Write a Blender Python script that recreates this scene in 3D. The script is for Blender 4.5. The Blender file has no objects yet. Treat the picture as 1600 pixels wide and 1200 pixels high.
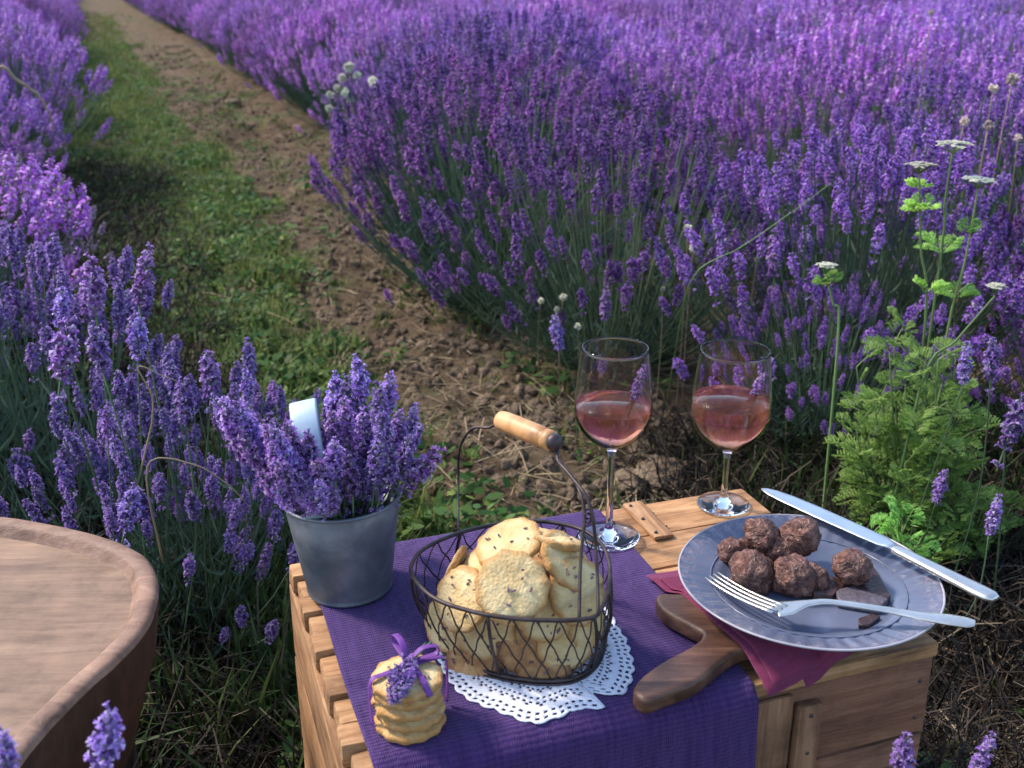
import bpy, bmesh, math, random
import numpy as np
from mathutils import Vector, Matrix, Euler, noise as mn

rnd = random.Random(7)
nr = np.random.RandomState(7)
R = math.radians
sc = bpy.context.scene
COL = sc.collection

# ------------------------------------------------------------------ camera, sky, sun, exposure
CAMZ, PITCH, FPX = 0.90, 21.0, 1700.0          # metres, degrees, focal length in pixels of a 1600 px wide picture
cam_d = bpy.data.cameras.new('camera'); cam = bpy.data.objects.new('camera', cam_d); COL.objects.link(cam)
cam.location = (0, 0, CAMZ); cam.rotation_euler = (R(90 - PITCH), 0, 0)
cam_d.sensor_width = 36; cam_d.lens = 36 * FPX / 1600; cam_d.clip_start = .02; cam_d.clip_end = 1000
cam_d.dof.use_dof = True; cam_d.dof.focus_distance = 1.12; cam_d.dof.aperture_fstop = 9.5
sc.camera = cam
SUN_EL, SUN_AZ = 46.0, 0.0
SUNV = Vector((-.80, .34, .0)).normalized() * math.cos(R(SUN_EL)) + Vector((0, 0, math.sin(R(SUN_EL))))
w = bpy.data.worlds.new('World'); sc.world = w; w.use_nodes = True
nt = w.node_tree; nt.nodes.clear()
sky = nt.nodes.new('ShaderNodeTexSky'); sky.sky_type = 'NISHITA'; sky.sun_disc = False
sky.sun_elevation = R(SUN_EL); sky.sun_rotation = math.atan2(SUNV.x, SUNV.y)
bg = nt.nodes.new('ShaderNodeBackground'); bg.inputs['Strength'].default_value = .15
wo = nt.nodes.new('ShaderNodeOutputWorld')
nt.links.new(sky.outputs[0], bg.inputs[0]); nt.links.new(bg.outputs[0], wo.inputs[0])
sd = bpy.data.lights.new('sun', 'SUN'); sun = bpy.data.objects.new('sun', sd); COL.objects.link(sun)
sd.energy = 2.3; sd.angle = R(9.0); sd.color = (1.0, .88, .76)
sun.rotation_euler = SUNV.to_track_quat('Z', 'Y').to_euler()
sc.view_settings.view_transform = 'Standard'; sc.view_settings.look = 'None'
sc.view_settings.gamma = 1.0; sc.view_settings.use_curve_mapping = False
sc.view_settings.exposure = 1.18
sc.render.engine = 'CYCLES'
sc.cycles.use_denoising = True
sc.cycles.max_bounces = 10; sc.cycles.transmission_bounces = 10; sc.cycles.transparent_max_bounces = 16
sc.cycles.diffuse_bounces = 3; sc.cycles.glossy_bounces = 4; sc.cycles.sample_clamp_indirect = 6

# ------------------------------------------------------------------ helpers
CP, SP = math.cos(R(PITCH)), math.sin(R(PITCH))
def ray(px, py):
    a, b = (px - 800) / FPX, (600 - py) / FPX
    return Vector((a, CP + b * SP, -SP + b * CP))
def P(px, py, z):                      # where the sight line through a photo pixel meets the height z
    d = ray(px, py); return Vector((0, 0, CAMZ)) + d * ((z - CAMZ) / d.z)
def D(px, py, y):                      # ... meets the distance y
    d = ray(px, py); return Vector((0, 0, CAMZ)) + d * (y / d.y)

def tag(o, label=None, cat=None, group=None, kind=None):
    if label: o['label'] = label
    if cat: o['category'] = cat
    if group: o['group'] = group
    if kind: o['kind'] = kind
    return o
def empty(name, loc=(0, 0, 0), rz=0, label=None, cat=None, group=None):
    o = bpy.data.objects.new(name, None); COL.objects.link(o); o.location = loc; o.rotation_euler = (0, 0, rz)
    o.empty_display_size = .02
    return tag(o, label, cat, group)
def link(name, me, parent=None, mats=()):
    for m in mats: me.materials.append(m)
    o = bpy.data.objects.new(name, me); COL.objects.link(o)
    if parent: o.parent = parent
    return o
def np_mesh(name, v, t, mi=None, smooth=False):
    me = bpy.data.meshes.new(name)
    v = np.asarray(v, np.float32); t = np.asarray(t, np.int32); n = len(t)
    me.vertices.add(len(v)); me.vertices.foreach_set('co', v.ravel())
    me.loops.add(n * 3); me.loops.foreach_set('vertex_index', t.ravel())
    me.polygons.add(n); me.polygons.foreach_set('loop_start', np.arange(0, n * 3, 3, dtype=np.int32))
    if mi is not None: me.polygons.foreach_set('material_index', np.asarray(mi, np.int32))
    me.polygons.foreach_set('use_smooth', np.full(n, smooth))
    me.update(calc_edges=True); me.validate()
    return me
def py_mesh(name, v, f, smooth=True, mi=None):
    me = bpy.data.meshes.new(name); me.from_pydata([tuple(p) for p in v], [], f)
    if smooth: me.polygons.foreach_set('use_smooth', [True] * len(me.polygons))
    if mi is not None: me.polygons.foreach_set('material_index', mi)
    me.update(); return me
def copy_tree(o, parent=None):
    c = o.copy(); COL.objects.link(c); c.parent = parent
    for ch in list(o.children): copy_tree(ch, c)
    return c

class G:                                # collects triangles
    def __init__(s): s.v = []; s.t = []; s.m = []; s.n = 0
    def add(s, v, t, m=0):
        v = np.asarray(v, float); t = np.asarray(t, int)
        s.v.append(v); s.t.append(t + s.n); s.m.append(np.full(len(t), m) if np.isscalar(m) else np.asarray(m)); s.n += len(v)
    def arr(s): return np.concatenate(s.v), np.concatenate(s.t), np.concatenate(s.m)
    def mesh(s, name, smooth=False): return np_mesh(name, *s.arr(), smooth=smooth)

def tube_arrays(pts, r, seg=6, closed=False, cap=True):
    pts = [Vector(p) for p in pts]; n = len(pts)
    rs = r if hasattr(r, '__len__') else [r] * n
    v = []; t = []; nrm = None
    for i, p in enumerate(pts):
        a = pts[(i - 1) % n] if (closed or i > 0) else p
        b = pts[(i + 1) % n] if (closed or i < n - 1) else p
        d = (b - a); d = d.normalized() if d.length > 1e-9 else Vector((0, 0, 1))
        if nrm is None:
            nrm = d.orthogonal().normalized()
            if closed and abs(d.z) < .9: nrm = Vector((0, 0, 1)).cross(d).normalized()
        nrm = (nrm - d * nrm.dot(d)).normalized(); bi = d.cross(nrm)
        for k in range(seg):
            an = 2 * math.pi * k / seg
            v.append(p + (nrm * math.cos(an) + bi * math.sin(an)) * rs[i])
    for i in range(n if closed else n - 1):
        j = (i + 1) % n
        for k in range(seg):
            k2 = (k + 1) % seg
            a, b, c, d_ = i * seg + k, i * seg + k2, j * seg + k2, j * seg + k
            t += [(a, b, c), (a, c, d_)]
    if not closed and cap:
        for k in range(1, seg - 1):
            t.append((0, k + 1, k)); q = (n - 1) * seg; t.append((q, q + k, q + k + 1))
    return [tuple(p) for p in v], t
def tubes(name, lst, mat, parent=None, seg=6):
    g = G()
    for pts, r, closed in lst: g.add(*tube_arrays(pts, r, seg, closed))
    return link(name, g.mesh(name, True), parent, [mat])
def smooth_path(pts, n=8, closed=False):
    pts = [Vector(p) for p in pts]; m = len(pts); out = []
    for i in range(m if closed else m - 1):
        g = lambda k: pts[k % m] if closed else pts[min(max(k, 0), m - 1)]
        p0, p1, p2, p3 = g(i - 1), g(i), g(i + 1), g(i + 2)
        for k in range(n):
            u = k / n
            out.append(.5 * ((2 * p1) + (p2 - p0) * u + (2 * p0 - 5 * p1 + 4 * p2 - p3) * u * u + (-p0 + 3 * p1 - 3 * p2 + p3) * u ** 3))
    if not closed: out.append(pts[-1].copy())
    return out
def lathe_arrays(prof, seg=48, fn=None):
    v = []; f = []; n = len(prof)
    for k in range(seg):
        a = 2 * math.pi * k / seg
        for i, (r_, z_) in enumerate(prof):
            if fn: r_, z_ = fn(r_, z_, a, i)
            v.append((r_ * math.cos(a), r_ * math.sin(a), z_))
    for k in range(seg):
        k2 = (k + 1) % seg
        for i in range(n - 1):
            a, b, c, d = k * n + i, k2 * n + i, k2 * n + i + 1, k * n + i + 1
            f.append((a, b, c, d))
    return v, f
def lathe(name, prof, mat, parent=None, seg=48, fn=None):
    v, f = lathe_arrays(prof, seg, fn)
    me = py_mesh(name, v, f)
    bm = bmesh.new(); bm.from_mesh(me); bmesh.ops.remove_doubles(bm, verts=bm.verts, dist=1e-6)
    bmesh.ops.recalc_face_normals(bm, faces=bm.faces); bm.to_mesh(me); bm.free()
    me.polygons.foreach_set('use_smooth', [True] * len(me.polygons))
    return link(name, me, parent, [mat])
def loft(name, secs, mat, parent=None, side=None, seg=10, power=.6, up=None):
    """secs: (point, half width, half thickness); side: the width direction."""
    pts = [Vector(s[0]) for s in secs]; n = len(pts); v = []; f = []
    for i, (p, hw, ht) in enumerate(secs):
        d = (pts[min(i + 1, n - 1)] - pts[max(i - 1, 0)]).normalized()
        sd_ = Vector(side) if side is not None else Vector((0, 0, 1)).cross(d)
        sd_ = (sd_ - d * sd_.dot(d)).normalized(); u = d.cross(sd_)
        for k in range(seg):
            a = 2 * math.pi * k / seg; c, s = math.cos(a), math.sin(a)
            c = math.copysign(abs(c) ** power, c); s = math.copysign(abs(s) ** power, s)
            v.append(pts[i] + sd_ * c * hw + u * s * ht)
    for i in range(n - 1):
        for k in range(seg):
            k2 = (k + 1) % seg; f.append((i * seg + k, i * seg + k2, (i + 1) * seg + k2, (i + 1) * seg + k))
    f.append(tuple(range(seg - 1, -1, -1))); f.append(tuple((n - 1) * seg + k for k in range(seg)))
    return link(name, py_mesh(name, v, f), parent, [mat])
def board(name, lo, hi, mat, parent=None, bev=.003, jit=.0015, cuts=3, seed=0):
    """a plank between two corners, edges worn round, faces a little uneven"""
    q = random.Random(seed + 11)
    bm = bmesh.new(); bmesh.ops.create_cube(bm, size=1)
    lo, hi = Vector(lo), Vector(hi); s = hi - lo; c = (lo + hi) / 2
    for v in bm.verts: v.co = Vector((v.co.x * s.x, v.co.y * s.y, v.co.z * s.z))
    ax = max(range(3), key=lambda i: s[i])
    ed = [e for e in bm.edges if abs((e.verts[0].co - e.verts[1].co)[ax]) > s[ax] * .9]
    bmesh.ops.bevel(bm, geom=bm.edges[:], offset=bev, segments=2, profile=.6, affect='EDGES')
    ed = [e for e in bm.edges if abs((e.verts[0].co - e.verts[1].co)[ax]) > s[ax] * .5]
    bmesh.ops.subdivide_edges(bm, edges=ed, cuts=cuts, use_grid_fill=True)
    of = Vector((q.random() * 50, q.random() * 50, q.random() * 50))
    for v in bm.verts: v.co += mn.noise_vector(v.co * 22 + of) * jit
    bmesh.ops.recalc_face_normals(bm, faces=bm.faces)
    me = bpy.data.meshes.new(name); bm.to_mesh(me); bm.free()
    me.polygons.foreach_set('use_smooth', [True] * len(me.polygons))
    me.set_sharp_from_angle(angle=R(40))
    o = link(name, me, parent, [mat]); o.location = c
    return o

# ------------------------------------------------------------------ materials
def mat(name):
    m = bpy.data.materials.new(name); m.use_nodes = True
    n = m.node_tree.nodes; b = n['Principled BSDF']
    return m, n, m.node_tree.links, b
def N(n, typ, **kw):
    x = n.new(typ)
    for k, v in kw.items():
        if k in x.inputs: x.inputs[k].default_value = v
        else: setattr(x, k, v)
    return x
def ramp(n, stops):
    r = n.new('ShaderNodeValToRGB'); e = r.color_ramp.elements
    while len(e) < len(stops): e.new(.5)
    for el, (p, c) in zip(e, stops): el.position = p; el.color = (*c, 1)
    return r
def noisy(name, stops, scale=20, detail=6, rough=.7, bump=.3, bscale=None, bdist=.002, stretch=(1, 1, 1), metallic=0, spec=None, distort=0, fine=None):
    m, n, l, b = mat(name)
    tc = N(n, 'ShaderNodeTexCoord'); mp = N(n, 'ShaderNodeMapping'); mp.inputs['Scale'].default_value = stretch
    l.new(tc.outputs['Object'], mp.inputs[0])
    nz = N(n, 'ShaderNodeTexNoise', Scale=scale, Detail=detail, Roughness=.6, Distortion=distort); l.new(mp.outputs[0], nz.inputs[0])
    rp = ramp(n, stops); l.new(nz.outputs[0], rp.inputs[0]); l.new(rp.outputs[0], b.inputs['Base Color'])
    b.inputs['Roughness'].default_value = rough; b.inputs['Metallic'].default_value = metallic
    if spec is not None: b.inputs['Specular IOR Level'].default_value = spec
    nb = N(n, 'ShaderNodeTexNoise', Scale=bscale or scale * 3, Detail=5); l.new(mp.outputs[0], nb.inputs[0])
    bp = N(n, 'ShaderNodeBump', Strength=bump, Distance=bdist); l.new(nb.outputs[0], bp.inputs['Height']); l.new(bp.outputs[0], b.inputs['Normal'])
    return m
def wood(name, dark, mid, light, stretch, rough=.7, knots=True, bump=.8):
    m, n, l, b = mat(name)
    tc = N(n, 'ShaderNodeTexCoord'); oi = N(n, 'ShaderNodeObjectInfo')
    ad = N(n, 'ShaderNodeVectorMath', operation='MULTIPLY_ADD'); cb = N(n, 'ShaderNodeCombineXYZ')
    l.new(oi.outputs['Random'], cb.inputs[0]); l.new(oi.outputs['Random'], cb.inputs[1]); l.new(oi.outputs['Random'], cb.inputs[2])
    l.new(cb.outputs[0], ad.inputs[0]); ad.inputs[1].default_value = (7, 5, 9); l.new(tc.outputs['Object'], ad.inputs[2])
    mp = N(n, 'ShaderNodeMapping'); mp.inputs['Scale'].default_value = stretch; l.new(ad.outputs[0], mp.inputs[0])
    n1 = N(n, 'ShaderNodeTexNoise', Scale=9, Detail=9, Roughness=.65, Distortion=.8); l.new(mp.outputs[0], n1.inputs[0])
    rp = ramp(n, [(.28, dark), (.46, mid), (.68, light)]); l.new(n1.outputs[0], rp.inputs[0])
    n2 = N(n, 'ShaderNodeTexNoise', Scale=16, Detail=8, Roughness=.7); l.new(ad.outputs[0], n2.inputs[0])     # blotches of age and dirt
    r2 = ramp(n, [(.32, (.40, .33, .27)), (.46, (.8, .76, .72)), (.62, (1.12, 1.06, 1))]); l.new(n2.outputs[0], r2.inputs[0])
    mx = N(n, 'ShaderNodeMix', data_type='RGBA', blend_type='MULTIPLY'); mx.inputs[0].default_value = .8
    l.new(rp.outputs[0], mx.inputs[6]); l.new(r2.outputs[0], mx.inputs[7])
    l.new(mx.outputs[2], b.inputs['Base Color'])
    b.inputs['Roughness'].default_value = rough
    n3 = N(n, 'ShaderNodeTexNoise', Scale=34, Detail=6, Roughness=.7); l.new(mp.outputs[0], n3.inputs[0])
    bp = N(n, 'ShaderNodeBump', Strength=bump, Distance=.0025); l.new(n3.outputs[0], bp.inputs['Height']); l.new(bp.outputs[0], b.inputs['Normal'])
    return m
def leafy(name, c1, c2, rough=.6, trans=.35, c3=None):
    """plant tissue: shade differs from leaf to leaf and from plant to plant, light passes through"""
    m, n, l, b = mat(name)
    ge = N(n, 'ShaderNodeNewGeometry'); oi = N(n, 'ShaderNodeObjectInfo')
    rp = ramp(n, [(0, c1), (.55, c2), (1, c3 or c2)]); l.new(ge.outputs['Random Per Island'], rp.inputs[0])
    hs = N(n, 'ShaderNodeHueSaturation'); mr = N(n, 'ShaderNodeMapRange')
    mr.inputs[3].default_value = .70; mr.inputs[4].default_value = 1.28
    l.new(oi.outputs['Random'], mr.inputs[0]); l.new(mr.outputs[0], hs.inputs['Value']); l.new(rp.outputs[0], hs.inputs['Color'])
    mr2 = N(n, 'ShaderNodeMapRange'); mr2.inputs[3].default_value = .478; mr2.inputs[4].default_value = .522
    ml = N(n, 'ShaderNodeMath', operation='FRACT'); m7 = N(n, 'ShaderNodeMath', operation='MULTIPLY'); m7.inputs[1].default_value = 7.3
    l.new(oi.outputs['Random'], m7.inputs[0]); l.new(m7.outputs[0], ml.inputs[0]); l.new(ml.outputs[0], mr2.inputs[0]); l.new(mr2.outputs[0], hs.inputs['Hue'])
    l.new(hs.outputs[0], b.inputs['Base Color']); b.inputs['Roughness'].default_value = rough
    b.inputs['Specular IOR Level'].default_value = .25
    tr = N(n, 'ShaderNodeBsdfTranslucent'); l.new(hs.outputs[0], tr.inputs[0])
    ms = N(n, 'ShaderNodeMixShader'); ms.inputs[0].default_value = trans
    out = n['Material Output']; l.new(b.outputs[0], ms.inputs[1]); l.new(tr.outputs[0], ms.inputs[2]); l.new(ms.outputs[0], out.inputs[0])
    return m

M_PETAL = leafy('lavender_petal', (.30, .080, .50), (.48, .18, .70), c3=(.74, .50, .88), trans=.5)
M_CALYX = leafy('lavender_calyx', (.15, .06, .25), (.27, .13, .40), c3=(.48, .37, .55), trans=.4)
M_DRYL = leafy('withered_calyx', (.16, .12, .16), (.26, .20, .24), c3=(.38, .31, .30), trans=.2)
M_DRYP = leafy('withered_petal', (.24, .18, .30), (.36, .28, .42), c3=(.50, .42, .50), trans=.3)
M_STEM = leafy('lavender_stem', (.07, .125, .07), (.12, .19, .10), c3=(.19, .26, .15), trans=.2)
M_LEAF = leafy('lavender_leaf', (.05, .095, .065), (.09, .155, .10), c3=(.17, .23, .16), trans=.25)
M_GRASS = leafy('grass_blade', (.035, .085, .018), (.085, .15, .03), c3=(.25, .27, .10), trans=.4)
M_GRASSD = leafy('shaded_grass_blade', (.012, .032, .010), (.03, .065, .018), c3=(.09, .12, .04), trans=.3)  # darkened copy of the grass, shadow by the stool put into its green
M_PETAL_P = leafy('pale_lavender_petal', (.32, .15, .56), (.48, .28, .74), c3=(.76, .64, .88), trans=.45)
M_CALYX_P = leafy('pale_lavender_calyx', (.14, .07, .24), (.27, .18, .40), c3=(.52, .46, .60), trans=.35)
M_WEED = leafy('weed_leaf', (.03, .085, .022), (.07, .16, .035), c3=(.19, .27, .065), trans=.4)
M_FERN = leafy('feathery_leaf', (.25, .48, .10), (.40, .64, .17), c3=(.58, .78, .28), trans=.55)
M_GSTEM = leafy('green_stem', (.16, .25, .09), (.24, .34, .13), trans=.3)
M_STRAW = leafy('dry_straw', (.22, .16, .09), (.36, .28, .17), c3=(.46, .38, .26), trans=.2)
M_WHITE = leafy('white_flower', (.58, .58, .44), (.74, .75, .60), c3=(.80, .79, .68), trans=.4)
M_PINKW = leafy('dry_flower', (.52, .40, .36), (.64, .52, .44), c3=(.7, .62, .56), trans=.3)
M_DEAD = leafy('dead_stem', (.022, .017, .014), (.05, .038, .028), c3=(.15, .115, .08), trans=.15)
M_SOILC = noisy('soil_clod', [(.3, (.095, .066, .042)), (.55, (.20, .143, .09)), (.75, (.37, .285, .18))], scale=1.6, rough=.95, bump=.5, bscale=5, bdist=.06)
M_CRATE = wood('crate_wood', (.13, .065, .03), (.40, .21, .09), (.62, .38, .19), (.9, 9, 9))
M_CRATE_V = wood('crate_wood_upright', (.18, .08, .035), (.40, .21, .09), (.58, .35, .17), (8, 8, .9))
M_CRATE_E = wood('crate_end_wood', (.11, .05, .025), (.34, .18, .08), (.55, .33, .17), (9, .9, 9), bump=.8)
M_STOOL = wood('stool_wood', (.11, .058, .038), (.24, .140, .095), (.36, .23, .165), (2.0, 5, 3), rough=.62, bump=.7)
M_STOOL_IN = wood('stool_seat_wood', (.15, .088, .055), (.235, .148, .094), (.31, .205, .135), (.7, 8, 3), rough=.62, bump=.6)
M_STOOL_D = wood('shaded_stool_side_wood', (.018, .010, .008), (.045, .022, .016), (.09, .048, .034), (3, 3, 1), rough=.7)  # near-black brown paints in the shade on the side below the rim
M_CRATE_F = wood('shaded_crate_front_wood', (.095, .038, .022), (.21, .092, .052), (.33, .16, .095), (.9, 9, 9))  # crate wood made redder and darker, shade of the front painted in
M_CRATE_F2 = wood('shaded_crate_batten_wood', (.10, .045, .025), (.23, .115, .06), (.36, .20, .11), (9, 9, .9))  # front battens: the same shade put into the wood colour
M_BOARDW = wood('dark_board_wood', (.035, .016, .010), (.095, .045, .028), (.19, .10, .065), (1.0, 8, 8), rough=.42, bump=.3)
M_GRIP = wood('grip_wood', (.45, .22, .08), (.62, .33, .13), (.72, .43, .2), (.8, 6, 6), rough=.42, bump=.1)
M_WIRE = noisy('basket_wire', [(.3, (.035, .025, .028)), (.7, (.11, .085, .08))], scale=60, rough=.5, metallic=.6, bump=.2)
M_ZINC = noisy('galvanized_zinc', [(.25, (.075, .088, .11)), (.5, (.15, .170, .20)), (.75, (.28, .305, .34))], scale=24, detail=9, rough=.5, metallic=.45, bump=.25, distort=.3)
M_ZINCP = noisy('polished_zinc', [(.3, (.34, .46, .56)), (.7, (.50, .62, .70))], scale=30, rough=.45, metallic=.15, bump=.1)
M_SILVER = noisy('tarnished_silver', [(.3, (.50, .49, .46)), (.7, (.72, .71, .68))], scale=25, rough=.27, metallic=.85, bump=.05)
M_BLADE = noisy('pale_steel', [(.3, (.50, .58, .66)), (.7, (.66, .74, .82))], scale=25, rough=.30, metallic=.75, bump=.05)
M_COOKIE = noisy('cookie_dough', [(.25, (.52, .34, .14)), (.5, (.68, .49, .23)), (.75, (.78, .62, .34))], scale=75, rough=.85, bump=.8, bscale=380, bdist=.002)
M_COOKIE_B = noisy('baked_cookie', [(.25, (.26, .11, .04)), (.5, (.44, .23, .09)), (.75, (.60, .38, .17))], scale=75, rough=.85, bump=.8, bscale=380, bdist=.002)
def bake(m_, rim, r0):
    n, l = m_.node_tree.nodes, m_.node_tree.links; b = n['Principled BSDF']; src = b.inputs['Base Color'].links[0].from_socket
    tc = N(n, 'ShaderNodeTexCoord'); sp_ = N(n, 'ShaderNodeSeparateXYZ'); cb = N(n, 'ShaderNodeCombineXYZ'); l.new(tc.outputs['Object'], sp_.inputs[0])
    l.new(sp_.outputs[0], cb.inputs[0]); l.new(sp_.outputs[1], cb.inputs[1]); ln = N(n, 'ShaderNodeVectorMath', operation='LENGTH'); l.new(cb.outputs[0], ln.inputs[0])
    nz = N(n, 'ShaderNodeTexNoise', Scale=110, Detail=4); l.new(tc.outputs['Object'], nz.inputs[0])
    ad = N(n, 'ShaderNodeMath', operation='MULTIPLY_ADD'); ad.inputs[1].default_value = .009; l.new(nz.outputs[0], ad.inputs[0]); l.new(ln.outputs['Value'], ad.inputs[2])
    mr = N(n, 'ShaderNodeMapRange'); mr.inputs[1].default_value = r0; mr.inputs[2].default_value = .0345; l.new(ad.outputs[0], mr.inputs[0])
    mx = N(n, 'ShaderNodeMix', data_type='RGBA'); l.new(mr.outputs[0], mx.inputs[0]); l.new(src, mx.inputs[6]); mx.inputs[7].default_value = (*rim, 1); l.new(mx.outputs[2], b.inputs['Base Color'])
bake(M_COOKIE, (.46, .23, .07), .0275); bake(M_COOKIE_B, (.20, .08, .03), .026)
M_BUD = leafy('dried_bud', (.09, .055, .09), (.16, .10, .15), c3=(.26, .17, .20), trans=.1)
M_TRUFFLE = noisy('truffle', [(.30, (.05, .020, .015)), (.5, (.13, .054, .038)), (.66, (.30, .15, .11))], scale=2.6, detail=9, rough=.36, bump=.45, bscale=6, bdist=.05)
M_CHOC = noisy('dark_chocolate', [(.3, (.028, .014, .014)), (.7, (.075, .038, .034))], scale=130, rough=.38, bump=.9, bscale=220)
M_CHOCT = noisy('chocolate_break', [(.3, (.06, .048, .060)), (.7, (.14, .12, .145))], scale=160, rough=.45, bump=1.0, bscale=260)
M_RIBBON = noisy('ribbon', [(.3, (.11, .025, .20)), (.7, (.18, .05, .30))], scale=300, rough=.6, bump=.15)
M_CORKM = noisy('iron_ferrule', [(.3, (.05, .035, .04)), (.7, (.10, .08, .08))], scale=30, rough=.5, metallic=.5)

def cloth_mat(name, c1, c2, rib, sc_=1.0, aniso=(1, 1)):
    m, n, l, b = mat(name)
    uv = N(n, 'ShaderNodeTexCoord')
    w1 = N(n, 'ShaderNodeTexWave', wave_type='BANDS', bands_direction='X', Scale=rib * aniso[0], Distortion=1.6, Detail=3); l.new(uv.outputs['UV'], w1.inputs[0])
    w2 = N(n, 'ShaderNodeTexWave', wave_type='BANDS', bands_direction='Y', Scale=rib * aniso[1], Distortion=2.0, Detail=3); l.new(uv.outputs['UV'], w2.inputs[0])
    mu = N(n, 'ShaderNodeMath', operation='MULTIPLY'); l.new(w1.outputs['Fac'], mu.inputs[0]); l.new(w2.outputs['Fac'], mu.inputs[1])
    nz = N(n, 'ShaderNodeTexNoise', Scale=14, Detail=6); mp = N(n, 'ShaderNodeMapping'); mp.inputs['Scale'].default_value = (7, 1, 1)
    l.new(uv.outputs['UV'], mp.inputs[0]); l.new(mp.outputs[0], nz.inputs[0])
    ad = N(n, 'ShaderNodeMath', operation='MULTIPLY_ADD'); ad.inputs[1].default_value = .5; l.new(mu.outputs[0], ad.inputs[0]); l.new(nz.outputs[0], ad.inputs[2])
    rp = ramp(n, [(.35, c1), (.95, c2)]); l.new(ad.outputs[0], rp.inputs[0]); l.new(rp.outputs[0], b.inputs['Base Color'])
    b.inputs['Roughness'].default_value = .85; b.inputs['Specular IOR Level'].default_value = .2
    b.inputs['Sheen Weight'].default_value = .25; b.inputs['Sheen Tint'].default_value = (.6, .5, 1, 1)
    bp = N(n, 'ShaderNodeBump', Strength=.8, Distance=.0012); l.new(mu.outputs[0], bp.inputs['Height'])
    wn = N(n, 'ShaderNodeTexNoise', Scale=5, Detail=5, Roughness=.55, Distortion=.7); l.new(uv.outputs['UV'], wn.inputs[0])
    b2 = N(n, 'ShaderNodeBump', Strength=.6, Distance=.03); l.new(wn.outputs[0], b2.inputs['Height']); l.new(b2.outputs[0], bp.inputs['Normal']); l.new(bp.outputs[0], b.inputs['Normal'])
    return m
M_RUNNER = cloth_mat('runner_weave', (.030, .011, .068), (.078, .034, .150), 58)
M_NAPKIN = cloth_mat('napkin_weave', (.19, .018, .055), (.34, .048, .11), 190)
M_DOILY = noisy('crochet_cotton', [(.3, (.66, .68, .78)), (.7, (.80, .82, .88))], scale=90, rough=.9, bump=.7, bscale=500, bdist=.0012)

# plate glaze
M_PLATE = noisy('plate_glaze', [(.3, (.075, .092, .150)), (.55, (.108, .128, .195)), (.8, (.155, .175, .25))], scale=9, rough=.22, bump=.05)
_n, _l = M_PLATE.node_tree.nodes, M_PLATE.node_tree.links; _b = _n['Principled BSDF']; _src = _b.inputs['Base Color'].links[0].from_socket
_tc = N(_n, 'ShaderNodeTexCoord'); _ln = N(_n, 'ShaderNodeVectorMath', operation='LENGTH'); _l.new(_tc.outputs['Object'], _ln.inputs[0])
_mr = N(_n, 'ShaderNodeMapRange'); _mr.inputs[1].default_value = .098; _mr.inputs[2].default_value = .112; _l.new(_ln.outputs['Value'], _mr.inputs[0])
_nz = N(_n, 'ShaderNodeTexNoise', Scale=150, Detail=7, Roughness=.7, Distortion=1.5); _l.new(_tc.outputs['Object'], _nz.inputs[0])
_rp = ramp(_n, [(.47, (0, 0, 0)), (.62, (1, 1, 1))]); _l.new(_nz.outputs[0], _rp.inputs[0])
_mu = N(_n, 'ShaderNodeMath', operation='MULTIPLY'); _l.new(_mr.outputs[0], _mu.inputs[0]); _l.new(_rp.outputs[0], _mu.inputs[1])
_mx = N(_n, 'ShaderNodeMix', data_type='RGBA'); _l.new(_mu.outputs[0], _mx.inputs[0]); _l.new(_src, _mx.inputs[6]); _mx.inputs[7].default_value = (.25, .22, .25, 1); _l.new(_mx.outputs[2], _b.inputs['Base Color'])
M_PLATE_E = noisy('plate_worn_edge', [(.3, (.28, .27, .31)), (.7, (.46, .44, .48))], scale=30, rough=.3, bump=.05)

m, n, l, b = mat('clear_glass'); M_GLASS = m
b.inputs['Base Color'].default_value = (1, 1, 1, 1); b.inputs['Roughness'].default_value = 0; b.inputs['IOR'].default_value = 1.46
b.inputs['Transmission Weight'].default_value = 1
m, n, l, b = mat('rose_wine'); M_WINE = m
b.inputs['Base Color'].default_value = (1.0, .44, .34, 1); b.inputs['Roughness'].default_value = 0; b.inputs['IOR'].default_value = 1.34
b.inputs['Transmission Weight'].default_value = 1

tr = N(n, 'ShaderNodeBsdfTranslucent'); tr.inputs[0].default_value = (1, .40, .30, 1)
ms = N(n, 'ShaderNodeMixShader'); ms.inputs[0].default_value = .17
l.new(b.outputs[0], ms.inputs[1]); l.new(tr.outputs[0], ms.inputs[2]); l.new(ms.outputs[0], n['Material Output'].inputs[0])

# ground: bare soil with mossy patches
m, n, l, b = mat('field_soil'); M_SOIL = m
tc = N(n, 'ShaderNodeTexCoord')
n1 = N(n, 'ShaderNodeTexNoise', Scale=9, Detail=10, Roughness=.7); l.new(tc.outputs['Object'], n1.inputs[0])
r1 = ramp(n, [(.3, (.055, .037, .024)), (.5, (.135, .095, .058)), (.72, (.27, .20, .125))]); l.new(n1.outputs[0], r1.inputs[0])
n2 = N(n, 'ShaderNodeTexNoise', Scale=1.6, Detail=8, Roughness=.7); l.new(tc.outputs['Object'], n2.inputs[0])
r2 = ramp(n, [(.53, (0, 0, 0)), (.66, (1, 1, 1))]); l.new(n2.outputs[0], r2.inputs[0])
n3 = N(n, 'ShaderNodeTexNoise', Scale=40, Detail=6); l.new(tc.outputs['Object'], n3.inputs[0])
r3 = ramp(n, [(.3, (.03, .06, .015)), (.7, (.10, .15, .04))]); l.new(n3.outputs[0], r3.inputs[0])
mx = N(n, 'ShaderNodeMix', data_type='RGBA'); l.new(r2.outputs[0], mx.inputs[0]); l.new(r1.outputs[0], mx.inputs[6]); l.new(r3.outputs[0], mx.inputs[7])
l.new(mx.outputs[2], b.inputs['Base Color']); b.inputs['Roughness'].default_value = .95; b.inputs['Specular IOR Level'].default_value = .15
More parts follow.
